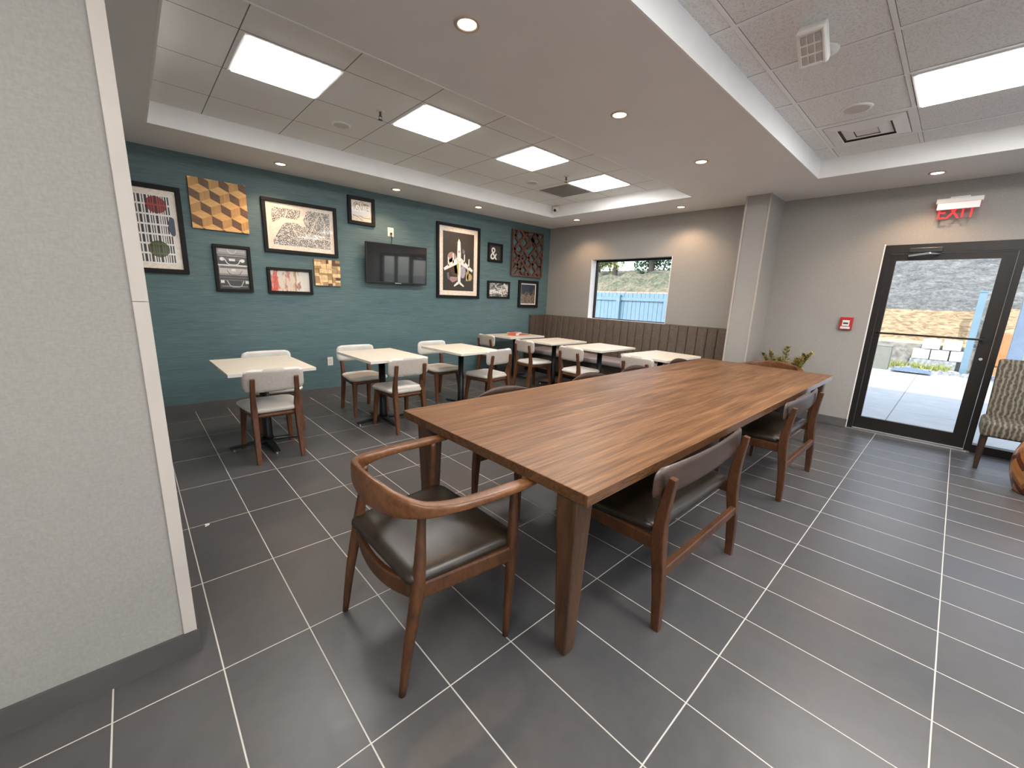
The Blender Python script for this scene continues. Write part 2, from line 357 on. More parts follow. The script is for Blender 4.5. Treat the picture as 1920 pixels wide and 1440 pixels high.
def cushion(bm, w0, w1, d, z0, z1, r=.06, crown=.015, n=8, y0=0, bow=0.0):
    """soft seat pad: w0 width at back (y0) w1 at front (y0+d), rounded corners, crowned top"""
    out = []
    hw = lambda y: (w0 + (w1 - w0) * (y - y0) / d) / 2
    def ring(ins, z, cr=0):
        pts = []
        for (sx, sy, a0) in ((1, 0, -90), (1, 1, 0), (-1, 1, 90), (-1, 0, 180)):
            yy = y0 + (d if sy else 0); hx = hw(yy) - ins
            cx = sx * (hx - r); cy = (y0 + ins + r) if sy == 0 else (y0 + d - ins - r)
            for k in range(n + 1):
                a = math.radians(a0 + 90 * k / n)
                pts.append(Vector((cx + r * math.cos(a), cy + r * math.sin(a), z)))
        res = []
        for p in pts:
            u = p.x / max(hw(y0), .01); 
            res.append(bm.verts.new((p.x, p.y + (bow * (1 - u * u) if p.y < y0 + d / 2 else 0), p.z)))
        return res
    h = z1 - z0; rs = [ring(.012, z0), ring(0, z0 + h * .35), ring(.002, z0 + h * .62), ring(.014, z0 + h * .85), ring(.05, z1)]
    m = len(rs[0])
    for i in range(len(rs) - 1):
        for k in range(m): bm.faces.new((rs[i][k], rs[i][(k + 1) % m], rs[i + 1][(k + 1) % m], rs[i + 1][k]))
    bm.faces.new(rs[0][::-1])
    c = Vector((0, 0, 0))
    for v in rs[-1]: c += v.co
    c /= m
    inner = [bm.verts.new(c + (v.co - c) * .5 + Vector((0, 0, crown * .8))) for v in rs[-1]]
    for k in range(m): bm.faces.new((rs[-1][k], rs[-1][(k + 1) % m], inner[(k + 1) % m], inner[k]))
    top = bm.verts.new(c + Vector((0, 0, crown)))
    for k in range(m): bm.faces.new((inner[k], inner[(k + 1) % m], top))
def curved_panel(bm, W, zf, th, yc, rad_corner=.05, nx=20, nz=8, arch=0.0, lowarch=0.0, soft=2.5):
    """upright panel spanning x -W..W, z range zf=(z0,z1); yc(u) gives the y of its mid surface"""
    z0, z1 = zf; H = z1 - z0; pts = []
    # outline as superellipse-ish rounded rectangle sampled on a grid by scaling rows
    front = []; back = []
    for j in range(nz + 1):
        v = j / nz; e = min(v, 1 - v) * H
        ins = 0
        if e < rad_corner: ins = rad_corner - math.sqrt(max(0, rad_corner ** 2 - (rad_corner - e) ** 2))
        rf = []; rb = []
        for i in range(nx + 1):
            u = -1 + 2 * i / nx; x = u * (W - ins); z = z0 + v * H
            z += arch * (1 - u * u) * v + lowarch * (1 - u * u) * (1 - v)
            edge = min(1, max(0, (1 - abs(u)) * W / (th * .6 + .004))) ; ev = min(1, e / (th * .6 + .004))
            t = th / 2 * (1 - (1 - min(edge, 1)) ** soft) ** (1 / soft) * (1 - (1 - ev) ** soft) ** (1 / soft)
            t = max(t, .0015); y = yc(u)
            rf.append(bm.verts.new((x, y + t, z))); rb.append(bm.verts.new((x, y - t, z)))
        front.append(rf); back.append(rb)
    for j in range(nz):
        for i in range(nx):
            bm.faces.new((front[j][i], front[j][i + 1], front[j + 1][i + 1], front[j + 1][i]))
            bm.faces.new((back[j][i], back[j + 1][i], back[j + 1][i + 1], back[j][i + 1]))
    for j in range(nz):
        bm.faces.new((front[j][0], front[j + 1][0], back[j + 1][0], back[j][0]))
        bm.faces.new((front[j][nx], back[j][nx], back[j + 1][nx], front[j + 1][nx]))
    for i in range(nx):
        bm.faces.new((front[0][i], back[0][i], back[0][i + 1], front[0][i + 1]))
        bm.faces.new((front[nz][i], front[nz][i + 1], back[nz][i + 1], back[nz][i]))
def thing(name, label, cat, loc=(0, 0, 0), rz=0, group=None):
    o = bpy.data.objects.new(name, None); COL.objects.link(o); o.location = loc; o.rotation_euler = (0, 0, rz)
    o.empty_display_size = .1
    return tag(o, label, cat, group)
def tag(o, label, cat, group=None, kind=None):
    o['label'] = label; o['category'] = cat
    if group: o['group'] = group
    if kind: o['kind'] = kind
    return o
def struct(name, bm, m, label=None, parent=None):
    o = link(name, bm, m, parent)
    if not parent:
        o['kind'] = 'structure'
        if label: o['label'] = label
    return o
def dup(root, loc, rz, label, group=None):
    r = root.copy(); COL.objects.link(r); r.location = loc; r.rotation_euler = (0, 0, rz); r['label'] = label
    if group: r['group'] = group
    for ch in list(root.children):
        c = ch.copy(); COL.objects.link(c); c.parent = r
        for g in ch.children:
            d = g.copy(); COL.objects.link(d); d.parent = c
    return r
def text_bm(txt, size, depth=.003, font_scale=(1, 1)):
    cu = bpy.data.curves.new('t', 'FONT'); cu.body = txt; cu.size = size; cu.extrude = depth / 2
    cu.align_x = 'CENTER'; cu.align_y = 'CENTER'
    o = bpy.data.objects.new('t', cu); COL.objects.link(o)
    dg = bpy.context.evaluated_depsgraph_get(); me = bpy.data.meshes.new_from_object(o.evaluated_get(dg))
    bm = bmesh.new(); bm.from_mesh(me); bpy.data.objects.remove(o); bpy.data.curves.remove(cu); bpy.data.meshes.remove(me)
    bmesh.ops.transform(bm, matrix=Matrix.Rotation(PI / 2, 4, 'X') @ Matrix.Diagonal((font_scale[0], font_scale[1], 1, 1)), verts=bm.verts[:])
    return bm

# ------------------------------------------------------------------ the room
Y1, X1, XD, H, HC = 5.774, 6.284, 6.38, 2.764, 2.94
struct('floor', B((-3.2, -3.4, -.12), (6.56, 5.95, 0)), 'floor', 'dark gray long rectangular floor tiles with pale grout')
struct('wall_back_teal', B((-1.75, Y1, 0), (6.45, Y1 + .18, 3.05)), 'teal', 'teal textured wallcovering wall hung with art')
# window wall with its opening
wy0, wy1, wz0, wz1 = 3.181, 4.714, 1.075, 2.136
bm = bmesh.new()
for a, b in (((X1, 1.80, 0), (6.5, wy0, 3.05)), ((X1, wy1, 0), (6.5, Y1, 3.05)), ((X1, wy0, 0), (6.5, wy1, wz0)), ((X1, wy0, wz1), (6.5, wy1, 3.05))): box(bm, a, b)
struct('wall_window_side', bm, 'gray', 'warm gray wallcovering wall around the small window')
# door wall
dy0, dy1, dz1 = -2.35, .702, 2.153
bm = bmesh.new()
for a, b in (((XD, dy1, 0), (6.55, 1.79, 3.05)), ((XD, -3.4, 0), (6.55, dy0, 3.05)), ((XD, dy0, dz1), (6.55, dy1, 3.05))): box(bm, a, b)
struct('wall_door_side', bm, 'gray', 'warm gray wallcovering wall beside the glass door')
struct('wall_pillar', B((5.826, 1.79, 0), (6.45, 2.06, 2.80)), 'gray', 'gray square pilaster between the banquette and the door wall')
bm = bmesh.new(); box(bm, (5.818, 2.046, .0), (5.834, 2.068, H)); box(bm, (5.818, 1.782, .095), (5.83, 1.798, H))
struct('trim_1', bm, 'trimc', 'thin pale corner guards on the gray pilaster')
struct('wall_left_near', B((-3.1, 1.83, 0), (.04, 1.98, 3.05)), 'grayn', 'pale gray woven wallcovering at the left edge')
bm = bmesh.new(); box(bm, (.006, 1.822, .097), (.046, 1.832, 1.369)); box(bm, (.006, 1.822, 1.371), (.046, 1.832, 2.98)); box(bm, (.038, 1.83, .097), (.046, 1.98, 2.98))
struct('trim_2', bm, 'trimc', 'pale corner guard on the near left wall')
struct('wall_hidden_end', B((-1.75, 1.98, 0), (-1.6, Y1, 3.05)), 'white')
struct('wall_behind', B((-3.2, -3.4, 0), (-3.05, 1.85, 3.05)), 'white')
bm = bmesh.new()
for a, b in (((-3.2, -3.55, 0), (6.55, -3.4, .45)), ((-3.2, -3.55, 2.45), (6.55, -3.4, 3.05)), ((-3.2, -3.55, .45), (-2.3, -3.4, 2.45)), ((.0, -3.55, .45), (.5, -3.4, 2.45)), ((2.8, -3.55, .45), (3.3, -3.4, 2.45)), ((5.7, -3.55, .45), (6.55, -3.4, 2.45))): box(bm, a, b)
struct('wall_right', bm, 'white')
for n_, (a, b) in enumerate(((-2.3, 0), (.5, 2.8), (3.3, 5.7))):  # unseen windows, added to let in daylight and brighten the room
    bm = bmesh.new()
    for p, q in (((a, -3.5, .45), (a + .05, -3.44, 2.45)), ((b - .05, -3.5, .45), (b, -3.44, 2.45)), ((a + .05, -3.5, .45), (b - .05, -3.44, .5)), ((a + .05, -3.5, 2.4), (b - .05, -3.44, 2.45)), (((a + b) / 2 - .025, -3.5, .5), ((a + b) / 2 + .025, -3.44, 2.4))): box(bm, p, q)
    fill_window = struct('window_%d' % (n_ + 2), bm, 'bronze')
    link('pane', B((a + .05, -3.475, .5), (b - .05, -3.467, 2.4)), 'glass', fill_window)
# baseboards
struct('baseboard_back', B((-1.6, Y1 - .012, 0), (5.7, Y1 + .01, .095)), 'basegray', 'gray tile base along the teal wall')
bm = bmesh.new(); box(bm, (-3.05, 1.816, 0), (.052, 1.84, .095)); box(bm, (.036, 1.83, 0), (.052, 1.99, .095))
struct('baseboard_left', bm, 'base', 'dark tile base on the near left wall')
bm = bmesh.new(); box(bm, (XD - .012, dy1 + .01, 0), (XD + .01, 1.79, .1)); box(bm, (5.814, 1.778, 0), (XD, 1.80, .1)); box(bm, (5.814, 1.79, 0), (5.83, 2.06, .1))
struct('baseboard_door', bm, 'basegray', 'gray tile base along the door wall')
# soffit with two trays
LX0, LX1, LY0, LY1 = .283, 5.44, 2.585, 4.972
RX0, RX1, RY0, RY1 = -2.4, 5.47, -2.9, 1.262
bm = bmesh.new()
xs = sorted({-3.2, LX0, LX1, RX0, RX1, 6.55}); ys = sorted({-3.5, RY0, RY1, LY0, LY1, 5.95})
for i in range(len(xs) - 1):
    for j in range(len(ys) - 1):
        cx, cy = (xs[i] + xs[i + 1]) / 2, (ys[j] + ys[j + 1]) / 2
        if LX0 < cx < LX1 and LY0 < cy < LY1: continue
        if RX0 < cx < RX1 and RY0 < cy < RY1: continue
        bm.faces.new([bm.verts.new(p) for p in ((xs[i], ys[j], H), (xs[i], ys[j + 1], H), (xs[i + 1], ys[j + 1], H), (xs[i + 1], ys[j], H))])
bmesh.ops.remove_doubles(bm, verts=bm.verts[:], dist=1e-5)
struct('ceiling', bm, 'soffit', 'smooth gray painted drywall ceiling soffit')
def tray(name, x0, x1, y0, y1, label):
    bm = bmesh.new(); t = .012
    box(bm, (x0 - t, y0 - t, H - .002), (x0, y1 + t, HC)); box(bm, (x1, y0 - t, H - .002), (x1 + t, y1 + t, HC))
    box(bm, (x0, y0 - t, H - .002), (x1, y0, HC)); box(bm, (x0, y1, H - .002), (x1, y1 + t, HC))
    struct(name, bm, 'white', label)
tray('trim_3', LX0, LX1, LY0, LY1, 'white upstand around the tray ceiling over the small tables')
tray('trim_4', RX0, RX1, RY0, RY1, 'white upstand around the tray ceiling on the right')
struct('ceiling_tray_left', B((LX0, LY0, HC), (LX1, LY1, HC + .04)), 'ceilL', 'ceiling tiles of the tray over the small tables')
struct('ceiling_tray_right', B((RX0, RY0, HC), (RX1, RY1, HC + .04)), 'ceilR', 'speckled ceiling tiles of the right-hand tray')
bm = bmesh.new()
x = 2.64 - 8 * .6215
while x < RX1:
    if x > RX0: box(bm, (x - .012, RY0, HC - .004), (x + .012, RY1, HC))
    x += .6215
y = 1.132 - 6 * .6215
while y < RY1:
    if y > RY0: box(bm, (RX0, y - .012, HC - .0041), (RX1, y + .012, HC))
    y += .6215
struct('trim_5', bm, 'tbar', 'white metal grid bars of the right-hand tile ceiling')
struct('roof_sun_blocker', B((-3.3, -3.6, 3.05), (7.0, 6.0, 3.4)), 'extw')  # unseen slab added to block the sun, overhang set to shade the patio

# window: frame + pane in its deep reveal
wf = bmesh.new(); xw = X1 + .135
box(wf, (xw, wy0, wz0), (xw + .05, wy0 + .03, wz1)); box(wf, (xw, wy1 - .035, wz0), (xw + .05, wy1, wz1))
box(wf, (xw, wy0, wz0), (xw + .05, wy1, wz0 + .03)); box(wf, (xw, wy0, wz1 - .035), (xw + .05, wy1, wz1))
win = struct('window_1', wf, 'bronze', 'small rectangular window above the brown banquette')
link('pane', B((xw + .02, wy0 + .03, wz0 + .03), (xw + .028, wy1 - .035, wz1 - .035)), 'glass', win)
bm = bmesh.new(); t = .006
box(bm, (X1 - .002, wy1 - t, wz0), (xw, wy1 + .001, wz1)); box(bm, (X1 - .002, wy0 - .001, wz0), (xw, wy0 + t, wz1))
box(bm, (X1 - .012, wy0, wz0), (xw, wy1, wz0 + .016))
link('reveal_lining', bm, 'white', win)

# door leaf, frame and sidelight
xd0, xd1 = XD - .012, XD + .09
bm = bmesh.new()
box(bm, (xd0, .652, 0), (xd1, .702, 2.153)); box(bm, (xd0, dy0, 2.06), (xd1, .652, 2.153))
box(bm, (xd0, -.335, 0), (xd1, -.285, 2.06)); box(bm, (xd0, -1.28, 0), (xd1, -1.22, 2.06)); box(bm, (xd0, dy0, 0), (xd1, dy0 + .05, 2.06))
box(bm, (xd0, dy0, .0), (xd1, -.335, .085))
fr = struct('door_frame_storefront', bm, 'bronze', 'dark bronze storefront frame around the glass door')
fr.name = 'trim_6'
link('pane', B((XD + .035, -1.22, .085), (XD + .043, -.335, 2.06)), 'glass', fr)
link('pane', B((XD + .035, dy0 + .05, .085), (XD + .043, -1.28, 2.06)), 'glass', fr)
link('corner_bead', B((XD - .006, .702, 0), (XD + .004, .716, 2.165)), 'white', fr)
xl0, xl1 = XD + .015, XD + .06
bm = bmesh.new()
box(bm, (xl0, .592, .02), (xl1, .648, 2.055)); box(bm, (xl0, -.281, .02), (xl1, -.182, 2.055))
box(bm, (xl0, -.182, 1.985), (xl1, .592, 2.055)); box(bm, (xl0, -.182, .02), (xl1, .592, .165))
dr = struct('door_1', bm, 'bronze', 'glass exit door in a dark bronze frame')
link('pane', B((XD + .034, -.182, .165), (XD + .042, .592, 1.985)), 'glass', dr)
bm = bmesh.new(); box(bm, (xl0 - .03, -.215, 1.168), (xl0 - .018, .625, 1.188), 0, .003); box(bm, (xl0 - .03, .600, 1.15), (xl0 + .002, .632, 1.205)); box(bm, (xl0 - .03, -.24, 1.15), (xl0 + .002, -.208, 1.205))
link('push_bar', bm, 'bronze', dr)
bm = bmesh.new(); box(bm, (xl0 - .05, .24, 2.062), (xl0 - .027, .50, 2.112), 0, .004); link('closer_body', bm, 'black', fr)
bm = bmesh.new(); sweep(bm, [(xl0 - .055, .49, 2.03), (xl0 - .13, .33, 2.045)], (.016, .010)); sweep(bm, [(xl0 - .13, .33, 2.045), (xl0 - .03, .26, 2.045)], (.014, .009)); link('closer_arm', bm, 'alu', dr)
bm = bmesh.new(); lathe(bm, [(.014, 0), (.014, .006)], 16); bmesh.ops.transform(bm, matrix=Matrix.Translation((xl0, -.23, .98)) @ Matrix.Rotation(-PI / 2, 4, 'Y'), verts=bm.verts[:]); link('lock_cylinder', bm, 'alu', dr)
struct('trim_7', B((XD - .03, -.33, 0), (XD + .09, .70, .012)), 'alu', 'bright metal threshold under the glass door')

# ------------------------------------------------------------------ lights in the ceiling
def troffer(x0, y0, x1, y1, label, hc, first=[None]):
    w, d = x1 - x0, y1 - y0
    t = thing('ceiling_light_panel', label, 'ceiling light', (x0, y0, hc), 0, 'square troffer panels')
    bm = bmesh.new(); e = .022
    for a, b in (((0, 0, -.008), (w, e, 0)), ((0, d - e, -.008), (w, d, 0)), ((0, e, -.008), (e, d - e, 0)), ((w - e, e, -.008), (w, d - e, 0))): box(bm, a, b)
    link('frame', bm, 'tbar', t)
    link('diffuser', B((e, e, -.013), (w - e, d - e, -.001)), 'lamp', t)
    return t
for k, (x0, lb) in enumerate(((.700, 'largest glowing square panel, nearest in the left tray ceiling'), (1.948, 'second glowing square panel counting from the near left end of the tray'),
                        (3.194, 'third glowing square panel counting from the near left end of the tray'), (4.452, 'smallest glowing square panel, farthest in the left tray ceiling'))):
    troffer(x0, 3.24, x0 + .60, 3.847, lb, HC)
r1 = troffer(3.92, -.735, 4.54, .49, 'long glowing rectangular panel in the speckled tile ceiling at upper right', HC)
r1['group'] = 'rectangular troffer panels'
for x0, y0 in ((1.42, -.735), (-1.07, -.735), (3.92, -2.6), (1.42, -2.6), (-1.07, -2.6)):  # extra panels added out of view as fill light
    r = troffer(x0, y0, x0 + .62, y0 + 1.22, 'added glowing fill panel of the right-hand tile ceiling, outside the view', HC)
    r['group'] = 'rectangular troffer panels'
def downlight(x, y, label, on=True):
    t = thing('recessed_downlight', label, 'downlight', (x, y, H), 0, 'recessed downlights')
    bm = bmesh.new(); n = 28
    pr = [(.066, 0), (.064, -.006), (.052, -.008), (.046, -.002)]
    rings = [[bm.verts.new((r * math.cos(2 * PI * k / n), r * math.sin(2 * PI * k / n), z)) for k in range(n)] for r, z in pr]
    for i in range(3):
        for k in range(n): bm.faces.new((rings[i][k], rings[i][(k + 1) % n], rings[i + 1][(k + 1) % n], rings[i + 1][k]))
    link('trim_ring', bm, 'spotring', t, True)
    bm = bmesh.new(); lathe(bm, [(.046, -.004), (.044, -.0015)], n); link('lens', bm, 'spot', t)
    L = bpy.data.lights.new('downlight', 'SPOT'); L.energy = SPOT_W; L.spot_size = math.radians(128); L.spot_blend = .6
    L.shadow_soft_size = .035; L.color = (1, .66, .40)
    lo = bpy.data.objects.new('lamp', L); COL.objects.link(lo); lo.parent = t; lo.location = (0, 0, -.02)
    return t
for x, y, lb in ((1.41, 1.94, 'large lit downlight nearest the viewer in the centre soffit'), (2.80, 1.95, 'second lit downlight in the centre soffit, over the long table'),
                 (4.186, 1.94, 'third and farthest lit downlight of the centre soffit row'), (1.396, 5.362, 'lit downlight above the map picture on the teal wall'),
                 (2.776, 5.364, 'lit downlight above the television'), (4.14, 5.34, 'lit downlight above the airplane picture'),
                 (5.83, 4.76, 'small lit downlight near the far corner, left of the window'), (5.905, 2.95, 'lit downlight above the wall right of the window'),
                 (5.925, .393, 'lit downlight above the exit sign')):
    downlight(x, y, lb)
# small ceiling fittings
def sprinkler(x, y, label):
    t = thing('fire_sprinkler', label, 'sprinkler', (x, y, HC), 0, 'pendent sprinklers')
    bm = bmesh.new(); lathe(bm, [(.035, 0), (.033, -.004), (.012, -.008)][::-1], 20); link('escutcheon', bm, 'plastg', t, True)
    bm = bmesh.new(); lathe(bm, [(.014, -.042), (.010, -.034), (.010, -.008)], 12)
    for s in (-1, 1): sweep(bm, [(s * .010, 0, -.034), (s * .016, 0, -.05), (s * .004, 0, -.066)], (.0025, .0025), (0, 1, 0), 6)
    link('frame_arms', bm, 'spk', t); bm = bmesh.new(); lathe(bm, [(.02, -.070), (.02, -.067)], 16); link('deflector', bm, 'spk', t)
sprinkler(1.765, 3.668, 'sprinkler head in the tray ceiling between the first two light panels')
sprinkler(4.246, 3.682, 'sprinkler head in the tray ceiling beside the farthest light panel')
def ceil_disc(x, y, label, r=.085, nm='ceiling_speaker', cat='speaker'):
    t = thing(nm, label, cat, (x, y, HC), 0, 'round ceiling speakers')
    bm = bmesh.new(); lathe(bm, [(r * .80, -.008), (r * .96, -.007), (r, 0)], 32); link('trim_ring', bm, 'tbar', t, True)
    bm = bmesh.new(); lathe(bm, [(r * .78, -.0095), (r * .78, -.007)], 32); link('grille', bm, 'plastg', t)
ceil_disc(1.646, 4.233, 'round flush speaker in the tray ceiling near the first light panel')
ceil_disc(4.166, 4.209, 'round flush speaker in the tray ceiling near the gray grille')
ceil_disc(4.268, .816, 'round flush speaker in the speckled tile ceiling by the air vent', .10)
# return grille
t = thing('return_air_grille', 'square gray return air grille beside the farthest light panel', 'vent', (4.48, 3.86, HC))
bm = bmesh.new()
for a, b in (((0, 0, -.006), (.58, .02, 0)), ((0, .56, -.006), (.58, .58, 0)), ((0, .02, -.006), (.02, .56, 0)), ((.56, .02, -.006), (.58, .56, 0))): box(bm, a, b)
link('frame', bm, 'tbar', t)
bm = bmesh.new(); box(bm, (.02, .02, -.003), (.56, .56, -.001)); link('backing', bm, plain('gray_backing', (.22, .20, .185), .8), t)
bm = bmesh.new()
for k in range(26): box(bm, (.022, .03 + k * .0205, -.006), (.558, .036 + k * .0205, -.003))
link('slat', bm, plain('gray_slats', (.30, .28, .26), .6), t)
# supply diffuser
t = thing('supply_air_diffuser', 'square stepped supply air diffuser in the speckled tile ceiling', 'vent', (4.815, .82, HC))
bm = bmesh.new()
def sqring(bm, o, i, zo, zi):
    vo = [bm.verts.new((sx * o, sy * o, zo)) for sx, sy in ((-1, -1), (1, -1), (1, 1), (-1, 1))]; vi = [bm.verts.new((sx * i, sy * i, zi)) for sx, sy in ((-1, -1), (1, -1), (1, 1), (-1, 1))]
    for k in range(4): bm.faces.new((vo[k], vo[(k + 1) % 4], vi[(k + 1) % 4], vi[k]))
sqring(bm, .298, .27, -.004, -.006); sqring(bm, .27, .255, -.006, .03)
link('frame', bm, 'tbar', t)
for o, i in ((.262, .180), (.160, .085)):
    bm = bmesh.new(); sqring(bm, o, i, -.006, -.022); sqring(bm, i, i - .004, -.022, -.018); link('louvre', bm, 'tbar', t)
bm = bmesh.new(); box(bm, (-.075, -.075, -.014), (.075, .075, -.008)); link('centre_plate', bm, 'tbar', t)
bm = bmesh.new(); box(bm, (-.26, -.26, -.002), (.26, .26, -.001)); link('plenum', bm, plain('dark_plenum', (.16, .145, .135), .8), t)
# emergency light
t = thing('emergency_light', 'white emergency spotlight with square lamp head hanging from the tile ceiling', 'emergency light', (3.22, .84, HC))
bm = bmesh.new(); lathe(bm, [(.050, -.030), (.084, -.014), (.088, 0)], 28); link('mounting_base', bm, 'plastw', t, True)
bm = bmesh.new(); sweep(bm, [(0, 0, -.02), (-.09, -.01, -.075), (-.20, -.02, -.095)], (.017, .017)); link('swivel_arm', bm, 'plastw', t)
hd = bmesh.new(); box(hd, (-.10, -.07, -.03), (.10, .07, .03), 0, .014, 3)
R = Matrix.Translation((-.30, -.03, -.10)) @ Matrix.Rotation(math.radians(38), 4, 'Y')
bmesh.ops.transform(hd, matrix=R, verts=hd.verts[:]); h = link('lamp_head', hd, 'plastw', t)
bm = bmesh.new()
for a, b in (((-.088, -.060, -.037), (.088, -.052, -.028)), ((-.088, .052, -.037), (.088, .060, -.028)), ((-.088, -.052, -.037), (-.080, .052, -.028)), ((.080, -.052, -.037), (.088, .052, -.028))): box(bm, a, b)
bmesh.ops.transform(bm, matrix=R, verts=bm.verts[:]); link('lens_bezel', bm, 'plastg', h)
for i in range(3):
    for j in range(3):
        bm = bmesh.new(); box(bm, (-.073 + i * .052, -.046 + j * .033, -.034), (-.031 + i * .052, -.020 + j * .033, -.029), 0, .003)
        bmesh.ops.transform(bm, matrix=R, verts=bm.verts[:]); link('led_cell', bm, 'ledc', h)
# security camera
t = thing('security_camera', 'white turret security camera on the tray ceiling edge near the far corner', 'camera', (LX1, 4.865, 2.885))
bm = bmesh.new(); lathe(bm, [(.052, 0), (.050, .028), (.04, .034)], 24); bmesh.ops.transform(bm, matrix=Matrix.Rotation(-PI / 2, 4, 'Y'), verts=bm.verts[:]); link('mounting_base', bm, 'plastw', t, True)
bm = bmesh.new(); bmesh.ops.create_uvsphere(bm, u_segments=20, v_segments=12, radius=.042); bmesh.ops.translate(bm, vec=(-.05, 0, -.012), verts=bm.verts[:]); link('ball_housing', bm, 'plastw', t, True)
bm = bmesh.new(); lathe(bm, [(.024, 0), (.022, .008)], 20); bmesh.ops.transform(bm, matrix=Matrix.Translation((-.083, -.014, -.032)) @ Vector((-.8, -.4, -.5)).to_track_quat('Z', 'Y').to_matrix().to_4x4(), verts=bm.verts[:]); link('lens', bm, 'black', t)

# ------------------------------------------------------------------ wall-hung things
def clip(poly, x0, x1, z0, z1):
    for ax, v, sg in ((0, x0, 1), (0, x1, -1), (1, z0, 1), (1, z1, -1)):
        out = []
        for i in range(len(poly)):
            a, b = poly[i - 1], poly[i]; da, db = (a[ax] - v) * sg, (b[ax] - v) * sg
            if (da >= 0) != (db >= 0):
                t = da / (da - db); out.append((a[0] + (b[0] - a[0]) * t, a[1] + (b[1] - a[1]) * t))
            if db >= 0: out.append(b)
        poly = out
        if len(poly) < 3: return []
    return poly
def flat(name, polys, mats, parent, y):
    """flat printed marks; each poly is (points, material index[, extra lift])"""
    bm = bmesh.new()
    for it in polys:
        pts, mi = it[0], it[1]; dy = it[2] if len(it) > 2 else 0
        if len(pts) < 3: continue
        f = bm.faces.new([bm.verts.new((p[0], y - dy, p[1])) for p in pts]); f.material_index = mi
    return link(name, bm, mats, parent)
def rectp(x0, z0, x1, z1): return [(x0, z0), (x1, z0), (x1, z1), (x0, z1)]
def ell(cx, cz, rx, rz, n=24, a0=0, a1=360): return [(cx + rx * math.cos(math.radians(a0 + (a1 - a0) * k / n)), cz + rz * math.sin(math.radians(a0 + (a1 - a0) * k / n))) for k in range(n + (0 if a1 - a0 == 360 else 1))]
def stroke(pts, w):
    out = []
    for a, b in zip(pts[:-1], pts[1:]):
        d = Vector((b[0] - a[0], b[1] - a[1])).normalized() * w / 2; n = Vector((-d.y, d.x))
        out.append([(a[0] + n.x - d.x, a[1] + n.y - d.y), (b[0] + n.x + d.x, b[1] + n.y + d.y), (b[0] - n.x + d.x, b[1] - n.y + d.y), (a[0] - n.x - d.x, a[1] - n.y - d.y)])
    return out
def framed(name, label, cat, x0, x1, z0, z1, fw, depth=.035, group='pictures on the teal wall', fmat='frame'):
    cx, cz = (x0 + x1) / 2, (z0 + z1) / 2; w, h = (x1 - x0) / 2, (z1 - z0) / 2
    t = thing(name, label, cat, (cx, Y1, cz), 0, group)
    bm = bmesh.new()
    for a, b in (((-w, -depth, -h), (w, 0, -h + fw)), ((-w, -depth, h - fw), (w, 0, h)), ((-w, -depth, -h + fw), (-w + fw, 0, h - fw)), ((w - fw, -depth, -h + fw), (w, 0, h - fw))): box(bm, a, b, 0, .003, 1)
    link('frame', bm, fmat, t)
    return t, w - fw, h - fw
def board(t, w, h, mat, nm='print', y=-.012, th=.008):
    return link(nm, B((-w, y, -h), (w, y + th, h)), mat, t)
k = .995
# 1 bar pattern print
t, w, h = framed('framed_print', 'large black framed print of dark bars with red and olive discs, leftmost on wall', 'picture', -.12, .516, 1.535, 2.405, .045)
board(t, w, h, 'c_cream2', 'mat_board')
pl = []; bx0, bx1, bz0, bz1 = -w + .045, w - .05, -h + .055, h - .055
rows = 7; rh = (bz1 - bz0) / rows; rs = random.Random(3)
bars = []; x = bx0
while x < bx1 - .01:
    ww = rs.choice((.006, .009, .012, .02, .008)); bars.append((x, ww)); x += ww + rs.choice((.009, .011, .013))
def inell(px, pz, e): return ((px - e[0]) / e[2]) ** 2 + ((pz - e[1]) / e[3]) ** 2 < 1
discs = [((.111, .242, .084, .083), 2, 3), ((.092, -.193, .085, .083), 4, 5), ((-.125, .0, .075, .115), 6, 2), ((.222, .04, .032, .095), 7, 7)]
for d, mi, mb in discs: pl.append((clip(ell(*d), bx0, bx1 + .02, bz0, bz1), mi, .0004) if mi != 6 else (clip(ell(*d), bx0, bx1, bz0, bz1), 6, .0004))
for r in range(rows):
    za = bz0 + r * rh + .010; zb = bz0 + (r + 1) * rh - .008
    for x, ww in bars:
        nseg = 6
        for s in range(nseg):
            a = za + (zb - za) * s / nseg; b = za + (zb - za) * (s + 1) / nseg; mi = 1
            for d, m0, mb in discs:
                if inell(x + ww / 2, (a + b) / 2, d): mi = mb
            pl.append((rectp(x, a, x + ww, b), mi, .0008))
pl.insert(0, (rectp(bx0 - .008, bz0 - .005, bx1 + .01, bz1 + .005), 0, .0001))
flat('print', pl, ['paper', 'c_ink', 'c_red', 'c_dred', 'c_olive', 'c_dolive', 'c_salmon', 'c_navy'], t, -.0125)
# 2 tumbling block wood panel
cx, cz, w, h = .851, 2.285, .261, .2585
t = thing('wood_wall_panel', 'square wooden panel of tumbling cube marquetry above the suitcase picture', 'wall panel', (cx, Y1, cz), 0, 'wood art panels')
link('backing_board', B((-w, -.028, -h), (w, 0, h)), 'oakd', t)
pl = []; a = .092; c60 = a * math.cos(math.radians(30)); 
dxh = .090; hz = .046; sd = .086
for r in range(-4, 5):
    for c in range(-4, 5):
        ox = c * 2 * dxh + (r % 2) * dxh - .08; oz = r * (hz + sd) + .02
        top = [(ox - dxh, oz + hz * 0), (ox, oz - hz), (ox + dxh, oz), (ox, oz + hz)]
        lf = [(ox - dxh, oz), (ox - dxh, oz - sd), (ox, oz - hz - sd), (ox, oz - hz)]
        rt = [(ox, oz - hz), (ox, oz - hz - sd), (ox + dxh, oz - sd), (ox + dxh, oz)]
        for p, mi in ((top, 0), (lf, 1), (rt, 2)):
            p = clip(p, -w, w, -h, h)
            if p: pl.append((p, mi))
